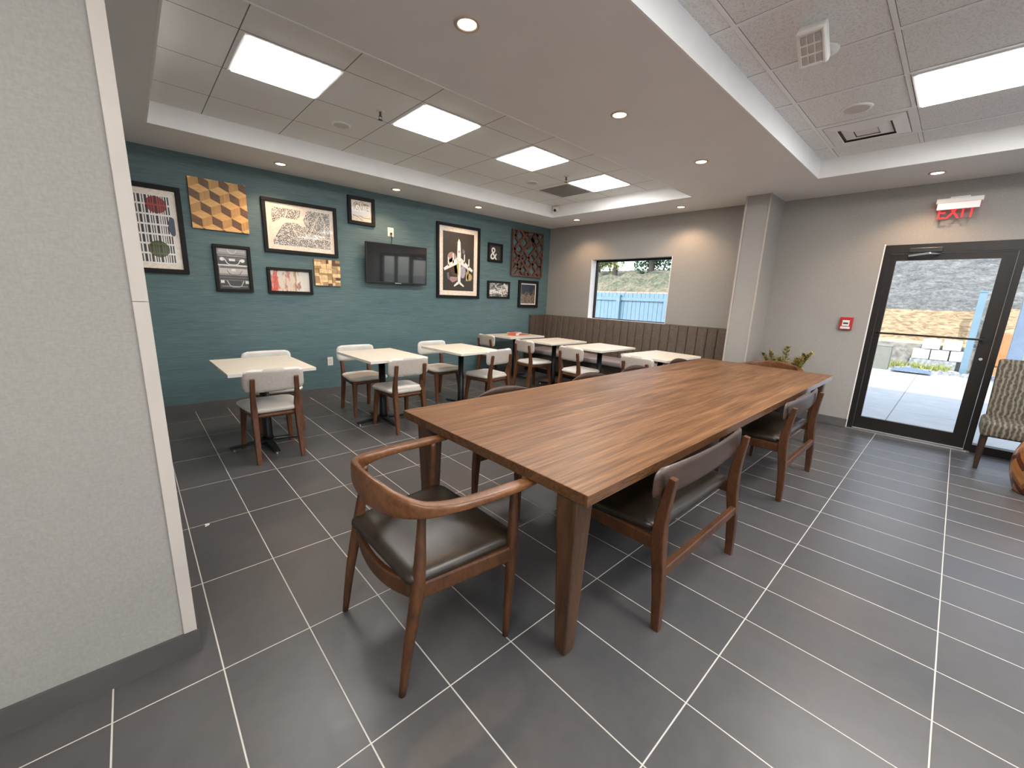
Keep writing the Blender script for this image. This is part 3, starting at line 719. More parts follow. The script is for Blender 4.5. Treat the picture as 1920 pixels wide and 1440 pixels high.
flat('cube_marquetry', pl, ['oak', 'oakd', 'oak2'], t, -.0285)
# 3 map
t, w, h = framed('framed_map', 'large black framed black and white street map with a blank river', 'picture', 1.257, 2.116, 1.845, 2.465, .042)
board(t, w, h, 'c_cream2', 'mat_board')
A = []
X = lambda u: -w + u * 2 * w
Zf = lambda v: h - v * 2 * h
def mp(pts): return [(X(u), Zf(v)) for u, v in pts]
A.append((mp([(.08, .10), (.50, .10), (.485, .235), (.44, .30), (.30, .31), (.22, .29), (.17, .36), (.08, .43)]), 0))
A.append((mp([(.59, .08), (.94, .08), (.94, .90), (.08, .90), (.08, .80), (.14, .66), (.22, .46), (.28, .40), (.44, .38), (.50, .46), (.56, .44), (.53, .30)]), 0))
pl = list(A)
for s in ([(.80, .12), (.73, .26), (.62, .60)], [(.62, .60), (.50, .60), (.38, .54)], [(.36, .48), (.44, .68), (.94, .68)], [(.80, .12), (.86, .30), (.83, .9)], [(.30, .12), (.27, .28)]):
    for q in stroke(mp(s), .008): pl.append((q, 1, .0004))
flat('map_print', pl, ['map', 'c_cream2'], t, -.0126)
# 4 suitcases
t, w, h = framed('framed_photo', 'tall black framed black and white photo of stacked old suitcases', 'picture', .741, 1.103, 1.362, 1.88, .034)
board(t, w, h, 'c_g1')
pl = []; 
def row(v0, v1, mi, inset=.01, lift=.0004): pl.append((rectp(-w + inset, h - v1 * 2 * h, w - inset, h - v0 * 2 * h), mi, lift))
row(.01, .155, 2, .004); row(.02, .10, 3, .02, .0006); row(.17, .20, 2); row(.205, .385, 0); row(.22, .30, 1, .02, .0006); row(.40, .665, 2); row(.40, .43, 4, .004, .0006); row(.44, .49, 1, .02, .0006); row(.49, .62, 3, .01, .0006)
row(.70, .735, 1, .004); row(.76, .95, 0); row(.765, .80, 1, .01, .0006); row(.925, .945, 2, .02, .0006)
def handle(cx, v, ww, hh, mi, th=.010):
    pts = [(cx - ww, h - v * 2 * h), (cx - ww * .7, h - v * 2 * h - hh * .8), (cx - ww * .35, h - v * 2 * h - hh), (cx + ww * .35, h - v * 2 * h - hh), (cx + ww * .7, h - v * 2 * h - hh * .8), (cx + ww, h - v * 2 * h)]
    for q in stroke(pts, th): pl.append((q, mi, .0010))
handle(0, .03, .045, .04, 4, .006); handle(0, .275, .075, .055, 4); handle(.01, .545, .07, .045, 1, .008); handle(.012, .535, .066, .045, 4, .004); handle(.01, .805, .08, .065, 3)
for cx, v in ((-.10, .27), (.095, .29)): pl.append((ell(cx, h - v * 2 * h, .022, .02), 4, .0012))
pl.append((rectp(-.035, h - .31 * 2 * h, .025, h - .25 * 2 * h), 4, .0012)); pl.append((rectp(-.02, h - .56 * 2 * h, .02, h - .50 * 2 * h), 4, .0008))
for cx in (-.115, .125): pl.append((rectp(cx - .018, h - .86 * 2 * h, cx + .018, h - .79 * 2 * h), 4, .0012))
flat('suitcase_picture', pl, ['c_g1', 'c_g2', 'c_g3', 'c_g4', 'c_g5'], t, -.0125)
# 5 abstract
t, w, h = framed('framed_painting', 'small black framed abstract painting with red and orange streaks', 'picture', 1.259, 1.771, 1.357, 1.67, .034)
board(t, w, h, 'abstract')
# 6 wood block relief
t = thing('wood_wall_panel', 'small square relief of mixed wood offcuts beside the red painting', 'wall panel', (1.966, Y1, 1.643), 0, 'wood art panels')
w = .163; h = .165
link('backing_board', B((-w, -.018, -h), (w, 0, h)), 'blkm', t)
rs = random.Random(11); bm = bmesh.new(); cells = [(-w, -h, w, h)]
for _ in range(46):
    cells.sort(key=lambda q: -(q[2] - q[0]) * (q[3] - q[1])); q = cells.pop(0); f = rs.uniform(.3, .7)
    if (q[2] - q[0]) > (q[3] - q[1]) * rs.uniform(.6, 1.6): m_ = q[0] + (q[2] - q[0]) * f; cells += [(q[0], q[1], m_, q[3]), (m_, q[1], q[2], q[3])]
    else: m_ = q[1] + (q[3] - q[1]) * f; cells += [(q[0], q[1], q[2], m_), (q[0], m_, q[2], q[3])]
for q in cells: box(bm, (q[0] + .001, -.02 - rs.uniform(.004, .022), q[1] + .001), (q[2] - .001, -.016, q[3] - .001), rs.choice((0, 0, 0, 1, 1, 2, 2)))
link('wood_blocks', bm, ['blkl', 'blkm', 'blkd'], t)
# 7 gold lettered sign
t, w, h = framed('framed_print', 'small dark framed cream print with gold lettering above the television', 'picture', 2.272, 2.646, 2.308, 2.665, .045, fmat='frame')
board(t, w, h, 'c_cream2')
bm = text_bm('IGNITE', .085, .0008, (.78, 1.45)); bmesh.ops.translate(bm, vec=(0, -.0135, .045), verts=bm.verts[:]); link('lettering', bm, 'c_gold', t)
pl = []
for q in stroke([(-.105, .085), (-.06, .112), (-.03, .098), (0, .125), (.04, .098), (.075, .095), (.11, .06)], .005): pl.append((q, 0))
for q in stroke([(-.12, -.058), (-.05, -.075), (.0, -.115), (.02, -.118)], .006): pl.append((q, 0))
for q in stroke([(-.03, -.062), (.03, -.082), (.12, -.082)], .006): pl.append((q, 0))
pl.append((rectp(-w, -.055, w, -.008), 1))
flat('ornament', pl, ['c_gold', 'paper'], t, -.0127)
# outlet + television
def wallplate(x, z, label, cord=False, wdt=.036, hh=.058):
    t = thing('wall_outlet', label, 'outlet', (x, Y1, z), 0, 'white outlets on the teal wall')
    link('cover_plate', B((-wdt, -.006, -hh), (wdt, 0, hh), .003), 'plastw', t)
    for s in (-1, 1): link('socket', B((-.017, -.008, s * .02 - .014), (.017, -.005, s * .02 + .014), .002), 'plastg', t)
    return t
o1 = wallplate(2.885, 2.272, 'white wall outlet with a black plug, above the television', wdt=.046, hh=.062)
bm = bmesh.new(); box(bm, (-.012, -.032, -.036), (.012, -.006, -.008), 0, .004)
tag(link('power_cord', bm, 'black'), 'black plug and cord hanging from outlet down to the television', 'cord'); pc = bpy.data.objects['power_cord']; pc.location = (2.885, Y1, 2.272)
bm = bmesh.new(); sweep(bm, spline([(0, -.028, -.036), (.004, -.03, -.09), (0, -.02, -.15), (-.004, -.02, -.24)], 4), (.004, .004), (0, 1, 0), 8); link('cable', bm, 'black', pc)
wallplate(1.943, .462, 'white wall outlet low on the teal wall behind the small tables')
t = thing('television', 'black flat television mounted on the teal wall', 'television', (2.925, Y1 - .10, 1.822), 0)
hw, hh = .475, .275
bm = bmesh.new(); box(bm, (-hw, -.03, -hh), (hw, .012, hh), 0, .006); link('casing', bm, 'black', t)
link('screen', B((-hw + .012, -.0325, -hh + .022), (hw - .012, -.029, hh - .012)), 'screen', t)
bm = bmesh.new(); box(bm, (-.05, -.034, -hh + .002), (.05, -.029, -hh + .014), 0, .003); link('logo_badge', bm, 'alu', t)
link('wall_bracket', B((-.12, .012, -.12), (.12, .092, .12)), 'black', t)
t.rotation_euler = (math.radians(2), 0, 0)
# 8 airplane print
t, w, h = framed('framed_print', 'tall black framed print of a white airplane over colourful shapes on brown', 'picture', 3.648, 4.507, 1.37, 2.533, .045)
board(t, w, h, 'c_cream2', 'mat_board')
iw, ih = w - .075, h - .075
pl = [(rectp(-iw, -ih, iw, ih), 0, 0)]
U = lambda u: (u - .5) * 2 * iw
V = lambda v: (.5 - v) * 2 * ih
def pp(*pts): return [(U(a), V(b)) for a, b in pts]
L1, L2, L3 = .0006, .0010, .0014
pl += [(ell(U(.28), V(.43), .085, .085), 6, L1), (pp((.16, .58), (.42, .50), (.48, .74), (.30, .74)), 3, L1), (pp((.32, .50), (.50, .46), (.50, .70), (.38, .70)), 10, L1),
       (pp((.56, .50), (.74, .50), (.78, .66), (.56, .66)), 2, L1), (ell(U(.63), V(.67), .055, .10), 7, L2), (pp((.74, .56), (.84, .60), (.82, .82), (.74, .82)), 9, L1), (ell(U(.86), V(.75), .055, .06), 9, L1),
       (pp((.22, .76), (.46, .76), (.44, .82), (.30, .86), (.22, .82)), 6, L2), (pp((.12, .70), (.18, .68), (.22, .82), (.15, .80)), 2, L1), (pp((.60, .80), (.74, .80), (.72, .88), (.60, .88)), 8, L1),
       (ell(U(.43), V(.20), .030, .036), 3, L1), (ell(U(.43), V(.20), .016, .02), 0, L2), (pp((.62, .26), (.70, .30), (.68, .36), (.62, .34)), 2, L1), (pp((.14, .50), (.30, .42), (.40, .52), (.2, .6)), 9, L1)]
wing = [pp((.46, .16), (.50, .10), (.545, .16), (.565, .36), (.56, .84), (.50, .88), (.47, .84), (.445, .36)),
        pp((.45, .42), (.44, .54), (.05, .66), (.02, .62)), pp((.56, .42), (.57, .54), (.94, .66), (.97, .62)),
        pp((.46, .84), (.50, .88), (.36, .93), (.34, .91)), pp((.55, .84), (.52, .88), (.66, .93), (.68, .91)),
        pp((.30, .36), (.335, .36), (.345, .52), (.30, .52)), pp((.67, .36), (.70, .36), (.70, .52), (.66, .52)), pp((.15, .43), (.18, .43), (.19, .58), (.15, .58)), pp((.82, .43), (.85, .43), (.85, .58), (.81, .58))]
pl += [(q, 1, L3) for q in wing] + [(pp((.47, .30), (.54, .30), (.54, .34), (.47, .34)), 4, .0017), (pp((.46, .52), (.50, .52), (.49, .74), (.46, .72)), 5, .0017)]
for q in stroke([(U(.40), V(.40)), (U(.45), V(.47)), (U(.5), V(.50)), (U(.57), V(.49)), (U(.62), V(.44))], .007): pl.append((q, 4, .0018))
flat('airplane_print', pl, ['c_dkbg', 'paper', 'c_grayblue', 'c_brown', 'c_lav', 'c_yel', 'c_pinkish', 'c_lav', 'c_dkgreen', 'c_tan', 'c_yel'], t, -.0126)
# 9 ampersand
t, w, h = framed('framed_print', 'small black framed print of a white ampersand', 'picture', 4.692, 5.026, 2.016, 2.333, .036)
board(t, w, h, 'c_dkbg')
bm = text_bm('&', .30, .001, (.85, 1)); bmesh.ops.translate(bm, vec=(-.035, -.0135, -.025), verts=bm.verts[:]); link('ampersand', bm, 'paper', t)
# 10 aerial
t, w, h = framed('framed_photo', 'small landscape black framed black and white aerial view photo', 'picture', 4.70, 5.227, 1.387, 1.692, .034)
board(t, w, h, 'aerial')
# 11 lattice
cx, cz, w, h = 5.648, 2.222, .408, .415
t = thing('fretwork_panel', 'square reddish brown fretwork panel of crossing diagonal bars near the corner', 'wall panel', (cx, Y1, cz), 0)
bm = bmesh.new(); b_ = .024
for a, b in (((-w, -.045, -h), (w, -.008, -h + b_)), ((-w, -.045, h - b_), (w, -.008, h)), ((-w, -.045, -h + b_), (-w + b_, -.008, h - b_)), ((w - b_, -.045, -h + b_), (w, -.008, h - b_))): box(bm, a, b)
link('frame', bm, 'lattice', t)
bm = bmesh.new()
def dbar(x0, z0, x1, z1, yo=0, wd=.046):
    for q in stroke([(x0, z0), (x1, z1)], wd):
        q = clip(q, -w + .01, w - .01, -h + .01, h - .01)
        if len(q) < 3: continue
        f0 = [bm.verts.new((p[0], -.043 + yo, p[1])) for p in q]; f1 = [bm.verts.new((p[0], -.010, p[1])) for p in q]
        bm.faces.new(f0); bm.faces.new(f1[::-1])
        for k_ in range(len(q)): bm.faces.new((f0[k_], f0[(k_ + 1) % len(q)], f1[(k_ + 1) % len(q)], f1[k_]))
sg = [(-4, 0, 0, 4), (-3.2, -4, 4, 3.2), (-4, -2.2, 2.2, 4), (-1, -4, 4, 1), (1.4, -4, 4, -1.4), (-4, -3.4, -1, -.4), (0, 1.2, 2.8, 4), (-4, 2.2, -2.2, 4),
      (-4, 1.2, 1.2, -4), (-4, 3.6, 3.6, -4), (-.6, 4, 4, -.6), (-2, 4, .5, 1.5), (1.2, .2, 4, -2.6), (-4, -.6, -.6, -4), (1.8, 4, 4, 1.8), (-2.4, .0, 0, -2.4), (.8, 3.0, 2.2, 1.6)]
for i, (a, b, c, d) in enumerate(sg): dbar(a / 4 * w, b / 4 * h, c / 4 * w, d / 4 * h, (i % 2) * .0015)
link('lattice_bars', bm, 'lattice', t)
# 12 city
t, w, h = framed('framed_photo', 'black framed night city skyline photo with thin white border, lowest by the corner', 'picture', 5.458, 5.99, 1.23, 1.742, .055)
board(t, w, h, 'paper', 'mat_board')
pl = [(rectp(-w + .022, -h + .022, w - .022, h - .022), 0)]; rs = random.Random(4); x = -w + .022
while x < w - .04:
    bw = min(rs.uniform(.018, .04), w - .022 - x); top = -h + .022 + (2 * h - .04) * (rs.uniform(.42, .62) if rs.random() < .7 else rs.uniform(.68, .80))
    pl.append((rectp(x, -h + .022, x + bw, top), rs.choice((1, 2)), .0003)); z = -h + .03
    while z < top - .012:
        for q in range(int(bw / .009)):
            if rs.random() < .55: pl.append((rectp(x + .002 + q * .009, z, x + .008 + q * .009, z + .007), rs.choice((3, 3, 4)), .0006))
        z += .013
    x += bw + .002
flat('city_print', pl, ['c_nightblue', 'c_g2', 'c_brown', 'c_tan', 'c_cream2'], t, -.0126)

# pull station and exit sign on door wall
t = thing('fire_alarm_pull', 'small red fire alarm pull station left of the glass door', 'fire alarm', (XD, .912, 1.263))
link('housing', B((-.04, -.062, -.075), (0, .062, .075), .005), 'alarm', t)
link('pull_handle', B((-.052, -.034, -.028), (-.038, .034, .040), .003), 'plastw', t)
link('handle_grip', B((-.056, -.024, -.005), (-.050, .024, .012), .002), 'black', t)
link('lower_panel', B((-.043, -.045, -.062), (-.038, .045, -.036)), 'plastw', t)
t = thing('exit_sign', 'red illuminated EXIT sign with white canopy above the glass door', 'exit sign', (XD, .207, 2.545))
link('wall_canopy', B((-.055, -.07, .03), (0, .07, .055), .003), 'plastw', t)
link('housing', B((-.115, -.165, -.015), (0, .165, .032), .005), 'plastw', t)
bm = bmesh.new(); box(bm, (-.112, -.150, -.075), (-.106, .150, -.014)); link('lamp_strip', bm, emit('pink_diffuser', (1, .5, .5), .28, (.85, .7, .7)), t)
link('acrylic_panel', B((-.072, -.15, -.215), (-.066, .15, -.012)), 'glass', t)
bm = text_bm('EXIT', .175, .003, (.80, 1.0)); bmesh.ops.transform(bm, matrix=Matrix.Translation((-.078, 0, -.108)) @ Matrix.Rotation(-PI / 2, 4, 'Z'), verts=bm.verts[:])
link('exit_lettering', bm, emit('exit_red', (1, .008, .015), .6, (.45, .004, .008)), t)

# ------------------------------------------------------------------ furniture
# long table
TX0, TX1, TY0, TY1, TZ = 1.10, 5.25, .765, 2.095, .76
t = thing('long_communal_table', 'long walnut communal dining table with thick top and tapered square legs', 'table', ((TX0 + TX1) / 2, (TY0 + TY1) / 2, 0))
lx, ly = (TX1 - TX0) / 2, (TY1 - TY0) / 2
bm = bmesh.new(); box(bm, (-lx, -ly, TZ - .046), (lx, ly, TZ), 0, .002, 1)
for f in bm.faces:
    if abs(f.normal.z) < .5: f.material_index = 1
link('tabletop', bm, ['top', 'edgew'], t)
for sx, sy in ((-1, -1), (-1, 1), (1, -1), (1, 1)):
    cx = sx * (lx - .06); cy = -.565 if sy < 0 else .47
    bm = bmesh.new()
    hs = [(.0, .022), (.02, .029), (.05, .032), (TZ - .046, .053)]
    sweep(bm, [(cx, cy, z) for z, _ in hs], [(s, s) for _, s in hs], (1, 0, 0), 16, 9)
    link('leg', bm, 'legw', t)
bm = bmesh.new(); box(bm, (-lx + .14, -.50, TZ - .075), (lx - .14, -.475, TZ - .046)); box(bm, (-lx + .14, .40, TZ - .075), (lx - .14, .425, TZ - .046))
link('apron_rail', bm, 'legw', t)

# armchair (faces +x at rz=0): rear legs x=0, origin floor at centre of rear legs
def make_armchair(label, loc, rz):
    t = thing('armchair', label, 'armchair', loc, rz, 'bentwood armchairs at the table ends')
    for s in (-1, 1):
        bm = bmesh.new(); P = spline([(0, s * .268, 0), (.035, s * .268, .22), (.075, s * .262, .42), (.098, s * .245, .60), (.105, s * .238, .69)], 4)
        sweep(bm, P, lerp_sizes([(.012, .012), (.019, .019), (.024, .024), (.016, .016), (.013, .013)], 4), (0, 1, 0), 14, 2.4); link('leg', bm, 'chairw', t, True)
        bm = bmesh.new(); P = spline([(.465, s * .31, 0), (.475, s * .31, .22), (.485, s * .308, .42), (.487, s * .306, .58), (.487, s * .303, .69)], 4)
        sweep(bm, P, lerp_sizes([(.012, .012), (.018, .018), (.023, .023), (.018, .018), (.014, .014)], 4), (0, 1, 0), 14, 2.4); link('leg', bm, 'chairw', t, True)
    # rails
    bm = bmesh.new()
    for s in (-1, 1): sweep(bm, [(.07, s * .262, .395), (.485, s * .308, .395)], (.012, .034), (0, 0, 1), 8, 6)
    sweep(bm, [(.484, -.308, .395), (.50, 0, .395), (.484, .308, .395)], (.012, .034), (0, 0, 1), 8, 6)
    sweep(bm, spline([(.072, -.262, .40), (.045, -.13, .375), (.035, 0, .368), (.045, .13, .375), (.072, .262, .40)], 4), (.012, .036), (0, 0, 1), 8, 6)
    link('seat_frame', bm, 'chairw', t)
    bm = bmesh.new(); cushion(bm, .55, .61, .50, .415, .470, .045, .014)
    bmesh.ops.transform(bm, matrix=Matrix.Translation((.035, 0, 0)) @ Matrix.Rotation(-PI / 2, 4, 'Z'), verts=bm.verts[:]); link('seat', bm, 'leather', t, True)
    # continuous arm / back rail
    pts = [(.60, -.325, .697), (.47, -.324, .698), (.32, -.318, .70), (.19, -.302, .702), (.095, -.262, .703), (.042, -.185, .706), (.020, -.095, .708), (.012, 0, .708)]
    sz = [(.018, .012), (.031, .014), (.030, .0145), (.028, .017), (.022, .027), (.0165, .044), (.013, .057), (.012, .062)]
    pts = pts + [(x, -y, z) for x, y, z in pts[-2::-1]]; sz = sz + sz[-2::-1]
    bm = bmesh.new(); sweep(bm, spline(pts, 6), lerp_sizes(sz, 6), (0, 0, 1), 24, 4.5); link('arm_rail', bm, 'chairr', t, True)
    return t
ac = make_armchair('bentwood armchair with black leather seat at the near end of the long table', (.562, 1.39, 0), 0)
dup(ac, (5.86, 1.44, -.0), PI, 'bentwood armchair at the far end of the long table, only its rail in view')

# side chairs, wide or single: origin on the floor midway between rear legs, faces +y
def make_side(name, label, cat, loc, rz, hw, group, top=.758, arch=.0, backh=.138):
    t = thing(name, label, cat, loc, rz, group)
    for s in (-1, 1):
        bm = bmesh.new(); P = spline([(s * hw, 0, 0), (s * hw, .012, .22), (s * hw, .034, .42), (s * hw, .030, .56), (s * hw, .004, top - .035)], 5)
        sweep(bm, P, lerp_sizes([(.016, .018), (.021, .025), (.022, .030), (.020, .025), (.018, .014)], 5), (0, 1, 0), 16, 9); link('leg', bm, 'chairw', t)
        bm = bmesh.new(); P = [(s * hw, .46, 0), (s * hw, .455, .22), (s * hw, .45, .43)]
        sweep(bm, P, [(.014, .014), (.018, .018), (.021, .021)], (0, 1, 0), 16, 9); link('leg', bm, 'chairw', t)
    bm = bmesh.new()
    for s in (-1, 1): sweep(bm, [(s * hw, .03, .405), (s * hw, .455, .405)], (.011, .032), (0, 0, 1), 8, 6)
    sweep(bm, [(-hw, .452, .405), (hw, .452, .405)], (.011, .032), (0, 0, 1), 8, 6)
    link('seat_frame', bm, 'chairw', t)
    bm = bmesh.new(); sweep(bm, [(-hw, .012, .278), (hw, .012, .278)], (.016, .027), (0, 0, 1), 8, 6); link('stretcher', bm, 'chairw', t)
    bm = bmesh.new(); cushion(bm, 2 * hw - .01, 2 * hw + .05, .44, .428, .488, .05, .012, y0=.060); link('seat', bm, 'leather', t, True)
    bm = bmesh.new(); curved_panel(bm, hw + .072, (top - backh, top), .016, lambda u: .026 + .030 * u * u, .048, 28, 10, arch, 0); link('backrest', bm, 'backw', t, True)
    return t
wide = make_side('wide_dining_chair', 'wide two-seat leather dining chair on the near side of the long table, front one', 'bench chair', (1.995, .669, 0), 0, .43, 'wide chairs along the near side')
dup(wide, (3.855, .672, 0), 0, 'wide two-seat leather dining chair on the near side of the long table, farther one')
sd_ = make_side('dining_chair', 'curved wood chair back behind the long table, nearest to the viewer', 'chair', (1.92, 2.185, 0), PI, .215, 'single chairs behind the long table', .752, .040, .12)
for x, lb in ((2.94, 'curved wood chair back behind the long table, second from the near end'), (3.70, 'curved wood chair back behind the long table, third from the near end'), (4.66, 'curved wood chair back behind the long table, farthest from the viewer')):
    dup(sd_, (x, 2.185, 0), PI, lb)

# small cafe chair: faces +y, origin floor midway of rear legs
def make_small(label, loc, rz, group):
    t = thing('cafe_chair', label, 'chair', loc, rz, group)
    for s in (-1, 1):
        bm = bmesh.new(); P = spline([(s * .168, -.02, 0), (s * .162, .012, .22), (s * .160, .040, .43), (s * .163, .022, .56), (s * .160, -.008, .712)], 4)
        sweep(bm, P, lerp_sizes([(.016, .017), (.021, .022), (.022, .028), (.018, .020), (.017, .012)], 4), (0, 1, 0), 16, 7); link('leg', bm, 'smallw', t)
        bm = bmesh.new(); sweep(bm, [(s * .195, .455, 0), (s * .185, .43, .22), (s * .172, .405, .41)], [(.016, .016), (.020, .020), (.025, .025)], (0, 1, 0), 16, 7); link('leg', bm, 'smallw', t)
    bm = bmesh.new(); cushion(bm, .37, .41, .41, .370, .416, .07, .0, y0=.03); link('seat_frame', bm, 'smallw', t, True)
    bm = bmesh.new(); cushion(bm, .40, .455, .45, .413, .462, .085, .012, y0=.025); link('seat', bm, 'cream', t, True)
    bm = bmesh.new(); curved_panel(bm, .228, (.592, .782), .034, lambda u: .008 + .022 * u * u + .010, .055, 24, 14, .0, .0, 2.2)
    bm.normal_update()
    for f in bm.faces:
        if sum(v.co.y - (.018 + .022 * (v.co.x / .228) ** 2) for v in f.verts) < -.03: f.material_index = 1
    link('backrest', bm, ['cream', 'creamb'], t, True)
    return t
gs = 'cream upholstered cafe chairs'
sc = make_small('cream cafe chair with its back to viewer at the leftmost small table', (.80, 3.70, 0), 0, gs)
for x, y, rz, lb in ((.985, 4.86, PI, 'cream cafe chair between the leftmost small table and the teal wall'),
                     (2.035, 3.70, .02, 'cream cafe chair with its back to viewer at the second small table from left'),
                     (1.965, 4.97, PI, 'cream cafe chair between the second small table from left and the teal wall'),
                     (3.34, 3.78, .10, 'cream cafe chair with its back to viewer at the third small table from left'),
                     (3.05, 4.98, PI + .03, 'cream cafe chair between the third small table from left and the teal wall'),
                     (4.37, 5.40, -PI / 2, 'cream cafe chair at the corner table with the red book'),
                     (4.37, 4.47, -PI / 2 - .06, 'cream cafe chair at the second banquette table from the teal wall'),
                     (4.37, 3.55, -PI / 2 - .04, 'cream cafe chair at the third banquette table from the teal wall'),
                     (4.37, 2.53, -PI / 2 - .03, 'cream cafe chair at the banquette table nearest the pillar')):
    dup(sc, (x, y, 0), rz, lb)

# small tables
def make_table(label, loc, rz, group):
    t = thing('cafe_table', label, 'table', loc, rz, group)
    bm = bmesh.new(); box(bm, (-.325, -.42, .733), (.325, .42, .76), 0, .002, 1)
    for f in bm.faces:
        if f.normal.z < .5: f.material_index = 1
    link('tabletop', bm, ['ttop', 'tedge'], t)
    link('support_plate', B((-.15, -.15, .722), (.15, .15, .733)), 'blackm', t)
    bm = bmesh.new(); lathe(bm, [(.050, .05), (.040, .10), (.036, .722)], 20); link('column', bm, 'blackm', t, True)
    bm = bmesh.new()
    for k in range(4):
        a = PI / 2 * k + PI / 4 * 0; d = Vector((math.cos(a), math.sin(a), 0)); L = .30
        sweep(bm, [d * .02 + Vector((0, 0, .045)), d * .16 + Vector((0, 0, .036)), d * L + Vector((0, 0, .022))], [(.036, .018), (.028, .014), (.022, .009)], (0, 0, 1), 10, 4)
    link('cross_base', bm, 'blackm', t)
    for k in range(4):
        a = PI / 2 * k; bm = bmesh.new(); lathe(bm, [(.016, 0), (.016, .015)], 12, (math.cos(a) * .275, math.sin(a) * .275, 0)); link('glide_foot', bm, 'chrome', t)
    return t
gt = 'white topped pedestal tables'
tb = make_table('white topped pedestal table, leftmost along the teal wall', (.803, 4.155, 0), .02, gt)
for x, y, rz, lb in ((1.965, 4.215, .03, 'white topped pedestal table, second from left along the teal wall'), (3.055, 4.245, .04, 'white topped pedestal table, third from left along the teal wall'),
                     (4.99, 5.30, PI / 2 + .02, 'white topped pedestal table in the far corner with a red book on it'), (4.985, 4.36, PI / 2 - .02, 'white topped pedestal table in front of the banquette, beside the corner table'),
                     (5.00, 3.48, PI / 2 - .02, 'white topped pedestal table in front of the banquette below the window'), (5.00, 2.53, PI / 2 - .05, 'white topped pedestal table in front of the banquette nearest the pillar')):
    dup(tb, (x, y, 0), rz, lb)
# books on the corner table
t = thing('red_book', 'thick orange-red book lying on the corner table', 'book', (4.93, 5.28, .761), .5)
link('cover', B((-.10, -.075, 0), (.10, .075, .045), .002), 'redbook', t); link('pages', B((-.094, -.0765, .004), (.094, -.07, .041)), 'pages', t)
t = thing('open_booklet', 'thin red booklet lying behind the thick red book on the corner table', 'book', (5.14, 5.30, .761), .2)
link('cover', B((-.13, -.09, 0), (.13, .09, .008), .001), 'redbook', t)
t = thing('white_notebook', 'white notebook lying at the back of the corner table', 'book', (5.17, 5.52, .761), .1)
link('cover', B((-.14, -.06, 0), (.14, .06, .022), .002), 'pages', t)

# banquette
t = thing('banquette', 'long brown tweed banquette with vertical channels under the window', 'banquette', (X1, 0, 0))
bm = bmesh.new(); y = 2.158 - .145 + .02; ys_ = [2.078]
while ys_[-1] < 5.70: ys_.append(min(5.70, (2.158 if len(ys_) == 1 else ys_[-1] + .145)))
th = .13
prof = []
for a, b in zip(ys_[:-1], ys_[1:]):
    if b - a < .02: continue
    for u in (0, .03, .07, .14, .3, .5, .7, .86, .93, .97, 1):
        prof.append((a + (b - a) * u, .022 - .034 * max(0, 1 - abs(2 * u - 1) ** 9) ** .5))
lo = []; hi = []
for yy, dx in prof:
    lo.append(bm.verts.new((-th - .03 + dx, yy, .44))); hi.append(bm.verts.new((-th + .005 + dx, yy, 1.078)))
tp = [bm.verts.new((-th + .02, yy, 1.092)) for yy, dx in prof]; bk = [bm.verts.new((-.004, yy, 1.092)) for yy, dx in prof]
for k in range(len(prof) - 1):
    bm.faces.new((lo[k], lo[k + 1], hi[k + 1], hi[k])); bm.faces.new((hi[k], hi[k + 1], tp[k + 1], tp[k])); bm.faces.new((tp[k], tp[k + 1], bk[k + 1], bk[k]))
ob = link('channel_back', bm, 'tweed', t)
for p in ob.data.polygons: p.use_smooth = True
bm = bmesh.new(); box(bm, (-th - .02, 2.066, .10), (-.006, 2.078, 1.092)); box(bm, (-th - .02, 5.70, .44), (-.006, 5.762, 1.092)); link('side_panel', bm, 'tweed', t)
bm = bmesh.new()
for k in range(3): box(bm, (-.50 + k * .118, 5.70, .46), (-.50 + (k + 1) * .118 - .004, 5.762, 1.09), 0, .006, 2)
link('return_wing', bm, 'tweed', t)
for a, b in ((2.08, 3.28), (3.285, 4.485), (4.49, 5.698)):
    bm = bmesh.new(); box(bm, (-.66, a, .375), (-th - .022, b, .462), 0, .02, 3); link('seat_cushion', bm, 'seatv', t, True)
link('base', B((-.60, 2.07, .09), (-.01, 5.762, .375)), 'tweed', t); link('plinth', B((-.55, 2.07, 0), (-.01, 5.762, .09)), 'plinth', t)

# plant in planter
t = thing('potted_plant', 'gold and olive leafed plant in a planter beside the pillar', 'plant', (6.06, 1.40, 0))
bm = bmesh.new(); lathe(bm, [(.13, 0), (.17, .45), (.175, .48), (.155, .48), (.15, .44)], 28); link('planter', bm, 'pot', t, True)
rs = random.Random(5); bm = bmesh.new(); stems = bmesh.new()
for sx, sy, hh, wd in ((0, 0, .92, .09), (.02, -.18, .84, .10), (-.03, .16, .84, .05), (.0, -.12, .78, .09), (.02, .07, .76, .09), (-.02, .24, .80, .03), (0, -.25, .87, .04)):
    sweep(stems, [(0, 0, .44), (sx * .6, sy * .6, (.44 + hh) / 2), (sx, sy, hh)], (.004, .004), (1, 0, 0), 6)
    for k in range(170):
        v = k / 170; z = .56 + (hh + .03 - .56) * v; f = (z - .44) / (hh - .44); a = rs.uniform(0, 2 * PI); r = wd * (1.15 - v) * rs.uniform(.2, 1)
        c = Vector((sx * f + r * math.cos(a), sy * f + r * math.sin(a), z)); d = Vector((math.cos(a), math.sin(a), rs.uniform(.1, .9))).normalized(); s = d.cross(Vector((0, 0, 1))).normalized(); L = rs.uniform(.028, .055)
        q = [c - s * L * .35, c + d * L * .5 - s * L * .1 + Vector((0, 0, .003)), c + d * L, c + s * L * .35]
        f_ = bm.faces.new([bm.verts.new(p) for p in q]); f_.material_index = 0 if rs.random() < .68 else 1
link('foliage', bm, ['leafg', 'leafd'], t); link('stem', stems, 'leafd', t)

